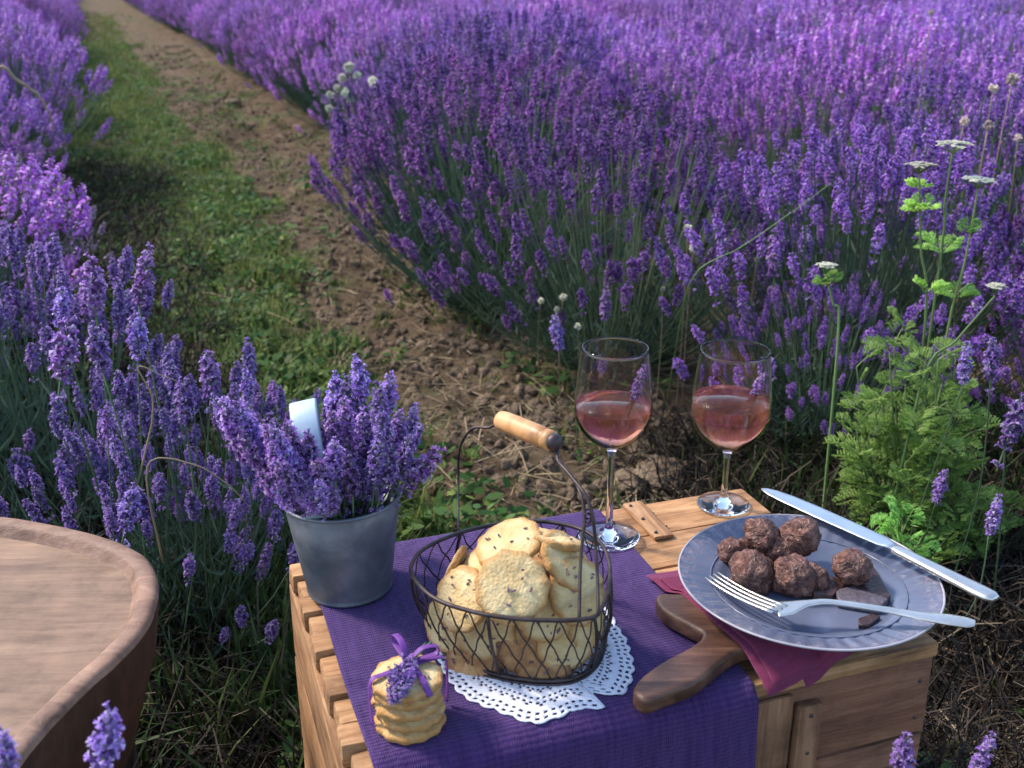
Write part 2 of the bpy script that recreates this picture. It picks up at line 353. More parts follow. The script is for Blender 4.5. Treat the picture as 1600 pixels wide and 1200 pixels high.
n4 = N(n, 'ShaderNodeTexNoise', Scale=55, Detail=8, Roughness=.75); l.new(tc.outputs['Object'], n4.inputs[0])
bp = N(n, 'ShaderNodeBump', Strength=1, Distance=.02); l.new(n4.outputs[0], bp.inputs['Height']); l.new(bp.outputs[0], b.inputs['Normal'])

# ------------------------------------------------------------------ ground
ROWK = .375; CN = 1 / math.hypot(1, ROWK)
def s_of(x, y): return CN * (x - 1 + ROWK * y)          # metres across the rows; the path is -0.9 .. 0
def hash2(ix, iy):
    h = np.sin(ix * 127.1 + iy * 311.7) * 43758.5453
    return h - np.floor(h)
def vnoise(x, y):
    ix, iy = np.floor(x), np.floor(y); fx, fy = x - ix, y - iy
    fx = fx * fx * (3 - 2 * fx); fy = fy * fy * (3 - 2 * fy)
    a, b_ = hash2(ix, iy), hash2(ix + 1, iy); c, d = hash2(ix, iy + 1), hash2(ix + 1, iy + 1)
    return (a + (b_ - a) * fx) * (1 - fy) + (c + (d - c) * fx) * fy
HOLE = P(390, 215, 0)
def gz(x, y):
    x = np.asarray(x, float); y = np.asarray(y, float)
    z = .035 * (vnoise(x * 3 + 5, y * 3) - .5) + .022 * (vnoise(x * 9, y * 9 + 3) - .5) + .020 * (vnoise(x * 26, y * 26) - .5) + .006 * (vnoise(x * 60, y * 60) - .5)
    s = s_of(x, y)
    z = z + .05 * np.clip(s / .5, 0, 1) + .04 * np.clip((-s - .9) / .4, 0, 1)
    z = z - .10 * np.exp(-(((x - HOLE.x) / .16) ** 2 + ((y - HOLE.y) / .28) ** 2))
    # flat and a little low under the crate and the stool
    k = np.clip((np.hypot((x - .08) / 1.25, y - .9) - .22) / .2, 0, 1); z = z * k - .002 * (1 - k)
    return z
def axis(lo, hi, step, far):
    a = list(np.arange(lo, hi, step)); d = step; p = hi
    while p < far: a.append(p); d *= 1.12; p += d
    d = step; p = lo - step; b_ = []
    while p > -far: b_.append(p); d *= 1.12; p -= d
    return np.array(b_[::-1] + a)
xs = axis(-2.4, 1.6, .022, 420); ys = axis(.2, 5.2, .024, 420)
X, Y = np.meshgrid(xs, ys); Z = gz(X, Y)
nv, nu = X.shape
idx = np.arange(nv * nu).reshape(nv, nu)
a, b_, c, d = idx[:-1, :-1].ravel(), idx[:-1, 1:].ravel(), idx[1:, 1:].ravel(), idx[1:, :-1].ravel()
tri = np.concatenate([np.stack([a, b_, c], 1), np.stack([a, c, d], 1)])
g0 = link('ground', np_mesh('ground', np.stack([X.ravel(), Y.ravel(), Z.ravel()], 1), tri, smooth=True), None, [M_SOIL])
tag(g0, 'brown soil path with mossy patches between lavender rows', None, None, 'structure')

# ------------------------------------------------------------------ scattering for things nobody could count
def geo_scatter(name, pts, rot, scl, idx_, variants, label, cat):
    me = bpy.data.meshes.new(name)
    n_ = len(pts); me.vertices.add(n_); me.vertices.foreach_set('co', np.asarray(pts, np.float32).ravel())
    for an, ty, val in (('rot', 'FLOAT_VECTOR', rot), ('scl', 'FLOAT', scl), ('idx', 'INT', idx_)):
        at = me.attributes.new(an, ty, 'POINT')
        at.data.foreach_set('vector' if ty == 'FLOAT_VECTOR' else 'value', np.asarray(val, np.int32 if ty == 'INT' else np.float32).ravel())
    o = bpy.data.objects.new(name, me); COL.objects.link(o)
    cc = bpy.data.collections.new(name + '_kinds')
    for i, vm in enumerate(variants):
        cc.objects.link(bpy.data.objects.new('%s_kind_%02d' % (name, i), vm))
    ng = bpy.data.node_groups.new(name, 'GeometryNodeTree')
    ng.interface.new_socket('Geometry', in_out='INPUT', socket_type='NodeSocketGeometry')
    ng.interface.new_socket('Geometry', in_out='OUTPUT', socket_type='NodeSocketGeometry')
    nn = ng.nodes; ll = ng.links
    gi, go = nn.new('NodeGroupInput'), nn.new('NodeGroupOutput')
    ip = nn.new('GeometryNodeInstanceOnPoints'); ci = nn.new('GeometryNodeCollectionInfo')
    ci.inputs['Collection'].default_value = cc; ci.inputs['Separate Children'].default_value = True; ci.inputs['Reset Children'].default_value = True
    def na(nm, ty):
        x = nn.new('GeometryNodeInputNamedAttribute'); x.data_type = ty; x.inputs['Name'].default_value = nm
        return [s for s in x.outputs if s.enabled and s.name == 'Attribute'][0]
    e2 = nn.new('FunctionNodeEulerToRotation')
    ll.new(gi.outputs[0], ip.inputs['Points']); ll.new(ci.outputs[0], ip.inputs['Instance']); ip.inputs['Pick Instance'].default_value = True
    ll.new(na('idx', 'INT'), ip.inputs['Instance Index']); ll.new(na('rot', 'FLOAT_VECTOR'), e2.inputs[0]); ll.new(e2.outputs[0], ip.inputs['Rotation'])
    ll.new(na('scl', 'FLOAT'), ip.inputs['Scale']); ll.new(ip.outputs[0], go.inputs[0])
    md = o.modifiers.new('scatter', 'NODES'); md.node_group = ng
    tag(o, label, cat, None, 'stuff')
    return o

# ------------------------------------------------------------------ lavender
def floret_hi(g, p, d, up, s, rr):
    """calyx and a four petal mouth"""
    side = d.cross(up); side = side.normalized() if side.length > 1e-4 else Vector((1, 0, 0)); u2 = side.cross(d)
    L = .0085 * s; w_ = .0022 * s
    b0 = [p + side * w_ * math.cos(a) + u2 * w_ * math.sin(a) for a in (0, 2.1, 4.2)]
    tip = [p + d * L + (side * math.cos(a) + u2 * math.sin(a)) * w_ * 1.25 for a in (0, 2.1, 4.2)]
    v = b0 + tip
    g.add([tuple(q) for q in v], [(0, 1, 4), (0, 4, 3), (1, 2, 5), (1, 5, 4), (2, 0, 3), (2, 3, 5), (3, 4, 5)], 1)
    if rr.random() < .72:
        c = p + d * L; a0 = rr.random() * 6
        v = []; t = []
        for k in range(4):
            a = a0 + k * 1.57 + rr.uniform(-.3, .3); o = side * math.cos(a) + u2 * math.sin(a); q = side * -math.sin(a) + u2 * math.cos(a)
            pl = .0043 * s * rr.uniform(.7, 1.3); b1 = len(v)
            v += [c, c + o * pl * .6 + q * pl * .32 + d * .0026 * s, c + o * pl * 1.15 + d * rr.uniform(-.001, .003) * s, c + o * pl * .6 - q * pl * .32 + d * .0026 * s]
            t += [(b1, b1 + 1, b1 + 2), (b1, b1 + 2, b1 + 3)]
        g.add([tuple(q) for q in v], t, 2)
def floret_lo(g, p, d, up, s, rr):
    side = d.cross(up); side = side.normalized() if side.length > 1e-4 else Vector((1, 0, 0)); u2 = side.cross(d)
    L = .0095 * s; w_ = .0030 * s
    v = [p, p + side * w_ + d * L * .6, p + d * L, p - side * w_ + d * L * .6, p + u2 * w_ + d * L * .6]
    g.add([tuple(q) for q in v], [(0, 1, 2), (0, 2, 3), (0, 4, 2)], 1)
    if rr.random() < .8:
        c = p + d * L * .9; a = rr.random() * 6; o = side * math.cos(a) + u2 * math.sin(a); q = side * -math.sin(a) + u2 * math.cos(a); pl = .0054 * s
        g.add([tuple(c - o * pl), tuple(c + q * pl * .8), tuple(c + o * pl + d * .002), tuple(c - q * pl * .8 + d * .001)], [(0, 1, 2), (0, 2, 3)], 2)
def spike(seed, L=.055, hi=True, rmax=.0085, per=8, whorls=8, gap=True):
    """flower spike along +Z from the origin; returns arrays (v,t,m)"""
    rr = random.Random(seed); g = G(); f = floret_hi if hi else floret_lo
    hs = [i / (whorls - 1) for i in range(whorls)]
    if gap: hs = [-.38] + hs
    g.add(*tube_arrays([(0, 0, -L * .45 if gap else 0), (0, 0, L * .5), (0, 0, L * .95)], [.0013, .0012, .0006], 3), 0)
    for i, h in enumerate(hs):
        prof = .55 + .45 * math.sin(math.pi * min(max(h * .85 + .12, 0), 1)) if h >= 0 else .7
        n_ = max(3, int(per * (prof if h >= 0 else .6) * (1 if h < .9 else .6)))
        a0 = rr.random() * 6
        for k in range(n_):
            a = a0 + k * 2 * math.pi / n_ + rr.uniform(-.25, .25)
            o = Vector((math.cos(a), math.sin(a), 0)); up_ = .45 + .75 * max(h, 0) + rr.uniform(-.25, .25)
            d = (o + Vector((0, 0, up_))).normalized()
            p = o * .0012 + Vector((0, 0, h * L * .93 + rr.uniform(-.0028, .0028)))
            f(g, p + o * (rmax * prof - .0065) * .5, d, Vector((0, 0, 1)), prof * rr.uniform(.85, 1.2) * (rmax / .0085), rr)
    return g.arr()
def frame(dv):
    z = Vector(dv).normalized(); x = z.orthogonal().normalized(); a = rnd.random() * 6.28
    x = x * math.cos(a) + z.cross(x) * math.sin(a); y = z.cross(x)
    return np.array([[x.x, y.x, z.x], [x.y, y.y, z.y], [x.z, y.z, z.z]])
SP_HI = [spike(10 + i, L=.050 + .006 * i, hi=True, rmax=.0076 + .0005 * (i % 3), per=8, whorls=9 + i % 2, gap=i % 2 == 0) for i in range(4)]
SP_LO = [spike(30 + i, L=.048 + .006 * i, hi=False, rmax=.009, per=6, whorls=7, gap=i % 2 == 0) for i in range(4)]

def bush_meshes(seed, nst, RR, H, base=.10, hi=False, leaves=500, lean=(0, 0), upright=.5, bare=.12, spk=None):
    rr = random.Random(seed); gf = G(); gl = G(); SPK = spk or (SP_HI if hi else SP_LO)
    lump = [(rr.random() * 6.28, rr.uniform(.75, 1.12)) for _ in range(5)]
    for i in range(nst):
        q = math.sqrt(rr.random()); az = rr.random() * 6.283
        k = max(math.exp(-((az - la + 3.14) % 6.283 - 3.14) ** 2) * lv for la, lv in lump) * .3 + .78
        rad = RR * q * k
        zt = H * (1 - .42 * q ** 2.2) * rr.uniform(.80, 1.08)
        if q > .6 and rr.random() < .35: zt *= rr.uniform(.45, .85)
        tip = Vector((math.cos(az) * rad + lean[0] * zt, math.sin(az) * rad + lean[1] * zt, zt))
        b0 = Vector((math.cos(az + rr.uniform(-.4, .4)) * base * q, math.sin(az + rr.uniform(-.4, .4)) * base * q, .02))
        ct = b0.lerp(tip, .5) + Vector((math.cos(az) * rad * .18 * (1 - upright), math.sin(az) * rad * .18 * (1 - upright), -.04 * q)) + Vector((rr.uniform(-1, 1), rr.uniform(-1, 1), 0)) * .025
        pts = [(b0 * (1 - u) ** 2 + ct * 2 * u * (1 - u) + tip * u * u) for u in (0, .35, .7, 1)]
        dv = (pts[3] - pts[2]).normalized() + Vector((0, 0, upright * .7)) + Vector((rr.uniform(-1, 1), rr.uniform(-1, 1), rr.uniform(-.5, .5))) * .16
        gl.add(*tube_arrays(pts, [.0017, .0014, .0011, .0010], 3, cap=False), 0)
        if rr.random() > bare:
            v, t, m_ = rr.choice(SPK); F = frame(dv) * rr.uniform(.72, 1.12)
            gf.add(v @ F.T + np.array(tip), t, m_)
        # narrow leaves up the lower half of the stem
        for _ in range(max(1, leaves // nst)):
            u = rr.uniform(.05, .62); p = b0 * (1 - u) ** 2 + ct * 2 * u * (1 - u) + tip * u * u
            o = Vector((rr.gauss(0, 1), rr.gauss(0, 1), rr.uniform(.4, 2.2))).normalized(); sd_ = o.orthogonal().normalized(); L = rr.uniform(.03, .065); w_ = rr.uniform(.0014, .0026)
            m0 = p + o * L * .5
            gl.add([tuple(p), tuple(m0 + sd_ * w_), tuple(p + o * L + Vector((0, 0, L * .2))), tuple(m0 - sd_ * w_)], [(0, 1, 2), (0, 2, 3)], 1)
    v, t, m_ = gf.arr(); mf = np_mesh('lavender_flowers', v, t, m_)
    for x in (M_STEM, M_CALYX, M_PETAL): mf.materials.append(x)
    v2, t2, m2 = gl.arr(); ml = np_mesh('lavender_foliage', v2, t2, m2)
    for x in (M_STEM, M_LEAF): ml.materials.append(x)
    # both together, for the mass of the field
    vj = np.concatenate([v, v2]); tj = np.concatenate([t, t2 + len(v)]); mj = np.concatenate([m_, np.where(m2 == 0, 0, 3)])
    mm = np_mesh('lavender_plant', vj, tj, mj)
    for x in (M_STEM, M_CALYX, M_PETAL, M_LEAF): mm.materials.append(x)
    return mf, ml, mm
MID = [bush_meshes(100 + i, 420, .41, .58, leaves=900, bare=.04) for i in range(3)]
SP_MID = [spike(50 + i, L=.050 + .005 * i, hi=True, rmax=.0082, per=6, whorls=7 + i % 2, gap=i % 2 == 0) for i in range(4)]
EDGE = [bush_meshes(300 + i, 340, .42, .58, leaves=1900, bare=.26, spk=SP_MID) for i in range(3)]
NEARB = [bush_meshes(200 + i, 95, .30, .46, hi=True, leaves=500, upright=.6) for i in range(3)]

for k_ in NEARB:
    k_[0].materials[1] = M_CALYX_P; k_[0].materials[2] = M_PETAL_P
def bush(kind, x, y, scale, rz, label, group):
    mf, ml, _ = kind
    e = empty('lavender_bush', (x, y, float(gz(x, y)) - .01), rz, label, 'lavender bush', group)
    link('flowers', mf, e); link('foliage', ml, e); e.scale = (scale,) * 3
    return e
def xy_of(s, y): return (s / CN + 1 - ROWK * y, y)
def dry(kind):
    a_, b1, c_ = kind; a_ = a_.copy(); b1 = b1.copy(); a_.materials[0] = M_DEAD; a_.materials[1] = M_DRYL; a_.materials[2] = M_DRYP; b1.materials[0] = M_DEAD; return (a_, b1, c_)
RG = 'lavender bushes along the near edge of the right row'
placed = []
for s, y, k, scl, lab in (
    (.42, 2.08, 0, .92, 'dark green lavender bush with purple spikes just behind the right wine glass'),
    (.12, 2.40, 1, .98, 'lavender bush above the left wine glass, its shaded foot meeting the bare soil'),
    (.03, 2.84, 2, 1.08, 'lavender bush with drooping spikes on the left corner of the near purple row'),
    (.42, 3.80, 0, 1.15, 'lavender bush at the row edge beside the pale seed head tuft'),
    (.10, 3.34, 1, 1.15, 'lavender bush bulging over the soil path in the middle of the row edge'),
    (.30, 1.93, 2, .52, 'low leafy lavender bush on the dark soil between the two wine glasses'),
    (.66, 1.78, 1, .56, 'low lavender bush left of the feathery green plant'),
    (.95, 2.00, 1, .95, 'lavender bush behind the feathery bright green plant'),
    (1.0, 2.60, 2, 1.0, 'tall lavender bush behind the white umbel flowers'),
    (.92, 3.20, 1, 1.05, 'lavender bush crossed by the leaning pale grass stem'),
    (.80, 1.45, 2, .72, 'lavender bush at the right edge of the picture next to the feathery plant')):
    x, y = xy_of(s, y); bush(EDGE[k], x, y, scl, rnd.random() * 6.28, lab, RG); placed.append((x, y))
LG = 'lavender clumps on the left by the wooden stool'
for px, py, z, k, scl, lab in (
    (95, 800, .05, 0, 1.02, 'lavender clump with tall pale violet spikes behind the wooden stool'),
    (-60, 760, .05, 1, 1.0, 'lavender clump at the left edge of the picture above the wooden stool'),
    (245, 960, .04, 1, .66, 'lavender clump low in the shade at the stool corner'),
    (415, 850, .04, 0, .60, 'small lavender clump right behind the galvanized bucket'),
    (330, 905, .05, 2, .80, 'low lavender clump between the wooden stool and the galvanized bucket')):
    p = P(px, py, z); bush(NEARB[k], p.x, p.y, scl, rnd.random() * 6.28, lab, LG); placed.append((p.x, p.y))
for s, y, k, scl, lab in (
    (-1.26, 2.62, 0, .70, 'faded lavender bush half dried beside the grassy path on the left'),
    (-1.44, 3.22, 1, .80, 'lavender bush on the left under the curved dry stalk'),
    (-1.46, 3.80, 2, .92, 'bluish lavender bush on the left past the curved dry stalk')):
    x, y = xy_of(s, y); bush(dry(MID[k]) if 'faded' in lab else MID[k], x, y, scl, rnd.random() * 6.28, lab, 'lavender bushes along the left row'); placed.append((x, y))

# the rest of the field reads as one mass
pts = []; rot = []; scl = []; ix = []
LEFTP = []
for side_ in (1, -1):
    base_s = [.44, .98, 1.5, 2.05] if side_ > 0 else [-1.45, -1.98, -2.5]
    rows = []
    for r_ in range(0, 26):
        rows += [b0 + side_ * r_ * (2.55 if side_ > 0 else 2.3) for b0 in base_s]
    for s0 in rows:
        y = 1.0 + rnd.random() * .5
        while y < 62:
            s = s0 + rnd.uniform(-.10, .10); yy = y + rnd.uniform(-.1, .1)
            x, yy = xy_of(s, yy)
            y += .50 + .02 * y * (y > 20) * .5
            if yy < .8 or abs(x) > .62 * yy + 2.2 or (yy < 2.0 and s < 1.2 and s > -1.7): continue
            if yy < 1.35 : continue
            if any((x - a_) ** 2 + (yy - c_) ** 2 < .17 for a_, c_ in placed): continue
            pts.append((x, yy, float(gz(x, yy)) - .01)); rot.append((0, 0, rnd.random() * 6.28))
            scl.append(rnd.uniform(.86, 1.18)); ix.append(rnd.choice((0, 1, 2, 0, 1, 2, 3, 4)))
geo_scatter('lavender_field', pts, rot, scl, ix, [m_[2] for m_ in MID] + [bush_meshes(400 + i, 300, .42, .62, leaves=1100, bare=.35)[2] for i in range(2)],
            'dense violet lavender rows in full bloom filling the field to the top of the picture', 'lavender field')
print('field bushes', len(pts))

# ------------------------------------------------------------------ soil clods, grass, weeds, straw
def clod(seed, sub=2):
    bm = bmesh.new(); bmesh.ops.create_icosphere(bm, subdivisions=sub, radius=1)
    of = Vector((seed * 3.1, seed * 1.7, 0))
    for v in bm.verts:
        v.co *= 1 + .35 * mn.noise(v.co * 1.4 + of) + .22 * mn.noise(v.co * 3.3 + of); v.co.z *= .7
    me = bpy.data.meshes.new('soil_clod'); bm.to_mesh(me); bm.free(); me.materials.append(M_SOILC)
    return me
def blades(seed, n_=12, h=.06, spread=.035, m_=None):
    rr = random.Random(seed); g = G()
    for _ in range(n_):
        a = rr.random() * 6.28; b0 = Vector((math.cos(a), math.sin(a), 0)) * rr.random() * spread
        L = h * rr.uniform(.5, 1.3); o = Vector((math.cos(a + rr.uniform(-1, 1)), math.sin(a + rr.uniform(-1, 1)), 0)) * L * rr.uniform(.1, .8); w_ = rr.uniform(.0010, .0022)
        sd_ = Vector((-math.sin(a), math.cos(a), 0)) * w_
        p1 = b0 + o * .4 + Vector((0, 0, L * .6)); p2 = b0 + o + Vector((0, 0, L * rr.uniform(.65, 1)))
        g.add([tuple(b0 - sd_), tuple(b0 + sd_), tuple(p1 + sd_ * .8), tuple(p1 - sd_ * .8), tuple(p2)], [(0, 1, 2), (0, 2, 3), (3, 2, 4)], 0)
    me = g.mesh('grass_tuft'); me.materials.append(m_ or M_GRASS); return me
def weed(seed, n_=22, r_=.05, m_=None):
    rr = random.Random(seed); g = G()
    for _ in range(n_):
        a = rr.random() * 6.28; q = math.sqrt(rr.random()) * r_
        c = Vector((math.cos(a) * q, math.sin(a) * q, rr.uniform(.004, .04))); nrm_ = Vector((rr.gauss(0, .5), rr.gauss(0, .5), 1)).normalized()
        u = nrm_.orthogonal().normalized(); v_ = nrm_.cross(u); th = rr.random() * 6.28; u, v_ = u * math.cos(th) + v_ * math.sin(th), v_ * math.cos(th) - u * math.sin(th)
        L = rr.uniform(.006, .014); w_ = L * rr.uniform(.35, .6)
        P_ = [c - u * L, c - u * L * .3 + v_ * w_, c + u * L * .5 + v_ * w_ * .8, c + u * L, c + u * L * .5 - v_ * w_ * .8, c - u * L * .3 - v_ * w_]
        g.add([tuple(p) for p in P_], [(0, 1, 2), (0, 2, 3), (0, 3, 4), (0, 4, 5)], 0)
    me = g.mesh('weed_patch'); me.materials.append(m_ or M_WEED); return me
def straw(seed, n_=5, L0=.05):
    rr = random.Random(seed); g = G()
    for _ in range(n_):
        a = rr.random() * 6.28; L = L0 * rr.uniform(.4, 1.2); c = Vector((rr.uniform(-.05, .05), rr.uniform(-.05, .05), rr.uniform(.004, .012)))
        o = Vector((math.cos(a), math.sin(a), rr.uniform(-.1, .25))) * L
        g.add(*tube_arrays([c - o, c + Vector((rr.uniform(-.006, .006), rr.uniform(-.006, .006), .003)), c + o], [.0009, .0012, .0007], 3), 0)
    me = g.mesh('straw_bits'); me.materials.append(M_STRAW); return me
def green_mask(x, y):
    s = s_of(x, y)
    g_ = vnoise(x * 2.1 + 9, y * 2.1 + 4) * .6 + vnoise(x * 5 + 1, y * 5) * .4
    left = np.clip((-.30 - s) / .22, 0, 1) * np.clip((s + 1.25) / .2, 0, 1)        # greener on the left half of the path
    return g_ * .80 + left * .36 - .16 * float(np.clip((s + .5) / .2, 0, 1))
def scatter_xy(n_, ylo, yhi, dens=lambda x, y: 1, srange=(-1.25, .15), near=True):
    out = []
    tries = 0
    while len(out) < n_ and tries < n_ * 30:
        tries += 1
        y = ylo * (yhi / ylo) ** rnd.random()
        s = rnd.uniform(*srange); x, _ = xy_of(s, y)
        if abs(x) > .5 * y + .4: continue
        if abs((x - .08) * math.cos(R(19)) + (y - .9) * math.sin(R(19))) < .26 and abs(-(x - .08) * math.sin(R(19)) + (y - .9) * math.cos(R(19))) < .17: continue
        if y < 2.1 and s < -.80: continue
        if rnd.random() < dens(x, y): out.append((x, y))
    return out
def put(name, xy, sizes, variants, label, cat, dz=0, tilt=.3, hmax=None):
    xa = np.array([p[0] for p in xy]); ya = np.array([p[1] for p in xy]); za = gz(xa, ya) + dz
    n_ = len(xy)
    rot_ = np.stack([nr.uniform(-tilt, tilt, n_), nr.uniform(-tilt, tilt, n_), nr.uniform(0, 6.28, n_)], 1)
    return geo_scatter(name, np.stack([xa, ya, za], 1), rot_, sizes(n_), nr.randint(0, len(variants), n_), variants, label, cat)
clods = [clod(i) for i in range(6)]
xy = scatter_xy(15000, .9, 14, lambda x, y: float(np.clip(1.15 - green_mask(x, y) * 1.1, .12, 1)))
put('soil_clods', xy, lambda n_: .0028 + .016 * nr.random_sample(n_) ** 4.2, clods, 'crumbled brown soil clods strewn over the path', 'soil clods', tilt=3)
tufts = [blades(i) for i in range(5)]
xy = scatter_xy(4200, .9, 22, lambda x, y: float(np.clip((green_mask(x, y) - .42) * 3.4, .03, 1)))
put('grass', xy, lambda n_: nr.uniform(.5, 1.3, n_), tufts, 'short green grass in patches on the path between the rows', 'grass')
weeds_ = [weed(60 + i) for i in range(4)]
xy = scatter_xy(3000, .9, 14, lambda x, y: float(np.clip((green_mask(x, y) - .44) * 3.2, .03, 1)))
put('weeds', xy, lambda n_: nr.uniform(.6, 1.4, n_), weeds_, 'low green weeds creeping over the soil path', 'weeds')
straws = [straw(80 + i) for i in range(4)]
xy = scatter_xy(2600, .9, 9, srange=(-1.5, .9))
put('dry_straw', xy, lambda n_: nr.uniform(.5, 1.2, n_), straws, 'pale dry straw and twigs scattered on the soil', 'straw')

# dark tangle of dead stems right of the crate and under the left clumps
def tangle(seed, n_=26, r_=.10, m_=None):
    rr = random.Random(seed); g = G()
    for _ in range(n_):
        p = Vector((rr.uniform(-r_, r_), rr.uniform(-r_, r_), 0)); a = rr.random() * 6.28; o = Vector((math.cos(a) * .6, math.sin(a) * .6, rr.uniform(.2, 1.0))); L = rr.uniform(.05, .15)
        q = [p, p + o * L * .5 + Vector((rr.uniform(-.01, .01), rr.uniform(-.01, .01), .01)), p + o * L + Vector((0, 0, -L * rr.uniform(0, .4)))]
        g.add(*tube_arrays(q, [.0014, .0011, .0006], 3), 0)
    me = g.mesh('dead_stems'); me.materials.append(M_DEAD); return me
tg = [tangle(i) for i in range(4)]
xy = []
for _ in range(800):
    x = rnd.uniform(.30, .95); y = rnd.uniform(.55, 2.0)
    if s_of(x, y) > -.42 and not (abs((x - .08) * math.cos(R(19)) + (y - .9) * math.sin(R(19))) < .33 and abs(-(x - .08) * math.sin(R(19)) + (y - .9) * math.cos(R(19))) < .22): xy.append((x, y))
for _ in range(800):
    x = rnd.uniform(-.95, -.2); y = rnd.uniform(.6, 2.4)
    if s_of(x, y) < -.85 and not (x > -.25 and y < 1.05): xy.append((x, y))
for _ in range(500):
    y = rnd.uniform(2.0, 5.0); x, _y = xy_of(rnd.uniform(-1.25, -.72), y); xy.append((x, y))
put('dead_stems', xy, lambda n_: nr.uniform(.6, 1.3, n_), tg, 'dark tangle of dead stems and roots on the ground beside the crate', 'dead stems')
xy = []
for _ in range(260):
    x = rnd.uniform(-.55, -.22); y = rnd.uniform(.65, 1.9)
    if not (x > -.24 and y < 1.0): xy.append((x, y))
for _ in range(170):
    x = rnd.uniform(.38, .9); y = rnd.uniform(1.45, 2.0); xy.append((x, y))
put('tall_grass', xy, lambda n_: nr.uniform(.9, 2.2, n_), [blades(90 + i, m_=M_GRASSD) for i in range(4)], 'longer grass with shade painted dark into its green, by the left side of the crate', 'grass')

# ------------------------------------------------------------------ the crate
TOP = .33
CA = R(19); CC = Vector((.078, .905, 0))
cr = empty('wooden_crate', CC, CA, 'old upturned wooden crate serving as a low picnic table', 'crate')
def loc(p):                             # world point -> crate coordinates
    q = Vector(p) - CC; return Vector((q.x * math.cos(CA) + q.y * math.sin(CA), -q.x * math.sin(CA) + q.y * math.cos(CA), q.z))
HL, HW = .268, .168
# top planks (long way), a finger-jointed end on the left
ny = 5; pw = 2 * HW / ny
for i in range(ny):
    y0 = -HW + i * pw
    board('top_plank', (-HL + .062, y0 + .001, TOP - .016), (HL + rnd.uniform(-.004, .002) - (.004 if i == ny - 1 else 0), y0 + pw - .0012, TOP - rnd.uniform(0, .0012)), M_CRATE, cr, seed=i, bev=.003)
nf = 10; fw = 2 * HW / nf
for i in range(nf):
    y0 = -HW + i * fw; up_ = i % 2
    board('joint_finger', (-HL + (.0 if up_ else .004), y0 + .0016, TOP - .022), (-HL + .061, y0 + fw - (.0034 if up_ else .0012), TOP - (.0 if up_ else .0035) - rnd.uniform(0, .001)), M_CRATE, cr, bev=.0028, jit=.0022, seed=40 + i)
# left end boards
for k, (z0, z1) in enumerate(((.222, .307), (.115, .219), (.012, .112))):
    board('end_board', (-HL - .001, -HW + .004, z0), (-HL + .016, HW - .004, z1), M_CRATE_E, cr, seed=60 + k, bev=.002)
    board('end_board', (HL - .018, -HW + .018, z0), (HL - .003, HW - .018, z1), M_CRATE_E, cr, seed=66 + k, bev=.002)
# front and back boards
for k, (z0, z1) in enumerate(((.232, .3135), (.128, .229), (.012, .125))):
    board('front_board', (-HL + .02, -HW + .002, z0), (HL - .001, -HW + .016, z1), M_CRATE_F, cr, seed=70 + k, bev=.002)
    board('back_board', (-HL + .02, HW - .016, z0), (HL - .02, HW - .002, z1), M_CRATE, cr, seed=76 + k, bev=.002)
# upright battens on the front
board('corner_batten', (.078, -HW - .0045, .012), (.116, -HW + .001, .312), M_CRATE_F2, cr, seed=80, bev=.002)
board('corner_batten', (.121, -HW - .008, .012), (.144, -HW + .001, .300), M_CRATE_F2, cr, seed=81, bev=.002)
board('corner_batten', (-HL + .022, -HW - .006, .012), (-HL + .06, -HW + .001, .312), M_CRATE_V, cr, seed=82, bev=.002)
for i in range(1, nf, 2):
    nl = lathe('nail', [(0, .0010), (.0016, .0008), (.0022, 0), (.0022, -.002)], M_CORKM, cr, seg=8); nl.location = (-HL + .030 + .004 * (i % 3), -HW + (i + .5) * fw, TOP - .0006)
for xx in (.133, .255):
    for zz in (.29, .25, .20, .15):
        nl = lathe('nail', [(0, .0010), (.0016, .0008), (.0022, 0), (.0022, -.002)], M_CORKM, cr, seg=8); nl.location = (xx, -HW - (.008 if xx < .2 else -.002), zz); nl.rotation_euler = (R(90), 0, 0)
# raised splintered batten across the back of the top
q = loc(P(1005, 800, TOP))
sb = board('split_batten', (q.x - .017, HW - .085, TOP + .0005), (q.x + .005, HW - .004, TOP + .0055), M_CRATE_E, cr, bev=.0018, jit=.0022, cuts=8, seed=91)
for k in range(5):
    nl = lathe('nail', [(0, .0012), (.0016, .0010), (.0021, 0), (.0021, -.001)], M_CORKM, cr, seg=8); nl.location = (q.x - .012 + .02 * (k % 2), HW - .012 - .016 * k, TOP + .006 if k % 2 == 0 else TOP + .0008)

# ------------------------------------------------------------------ cloths
def cloth(name, grid, mat_, thick, parent=None, uvs=1.0):
    """grid[i][j] -> Vector"""
    n0, n1 = len(grid), len(grid[0]); v = [p for r_ in grid for p in r_]; f = []
    for i in range(n0 - 1):
        for j in range(n1 - 1): f.append((i * n1 + j, i * n1 + j + 1, (i + 1) * n1 + j + 1, (i + 1) * n1 + j))
    me = py_mesh(name, v, f); uv = me.uv_layers.new(name='UVMap')
    for poly in me.polygons:
        for li, vi in zip(poly.loop_indices, poly.vertices): uv.data[li].uv = (uvs * (vi // n1) / (n0 - 1), uvs * (vi % n1) / (n1 - 1))
    o = link(name, me, parent, [mat_])
    md = o.modifiers.new('thickness', 'SOLIDIFY'); md.thickness = thick; md.offset = 1
    return o
uL = loc(P(505, 955, TOP)).x - .002; uR = .5 * (loc(P(1040, 925, TOP)).x + loc(P(1176, 1062, TOP)).x)
ET = .0022
nU, nV = 70, 150
grid = []
rb = .010
prof = []                              # (v, z) down the back, over the top, down the front
LB, LF = .10, .27
tot = []
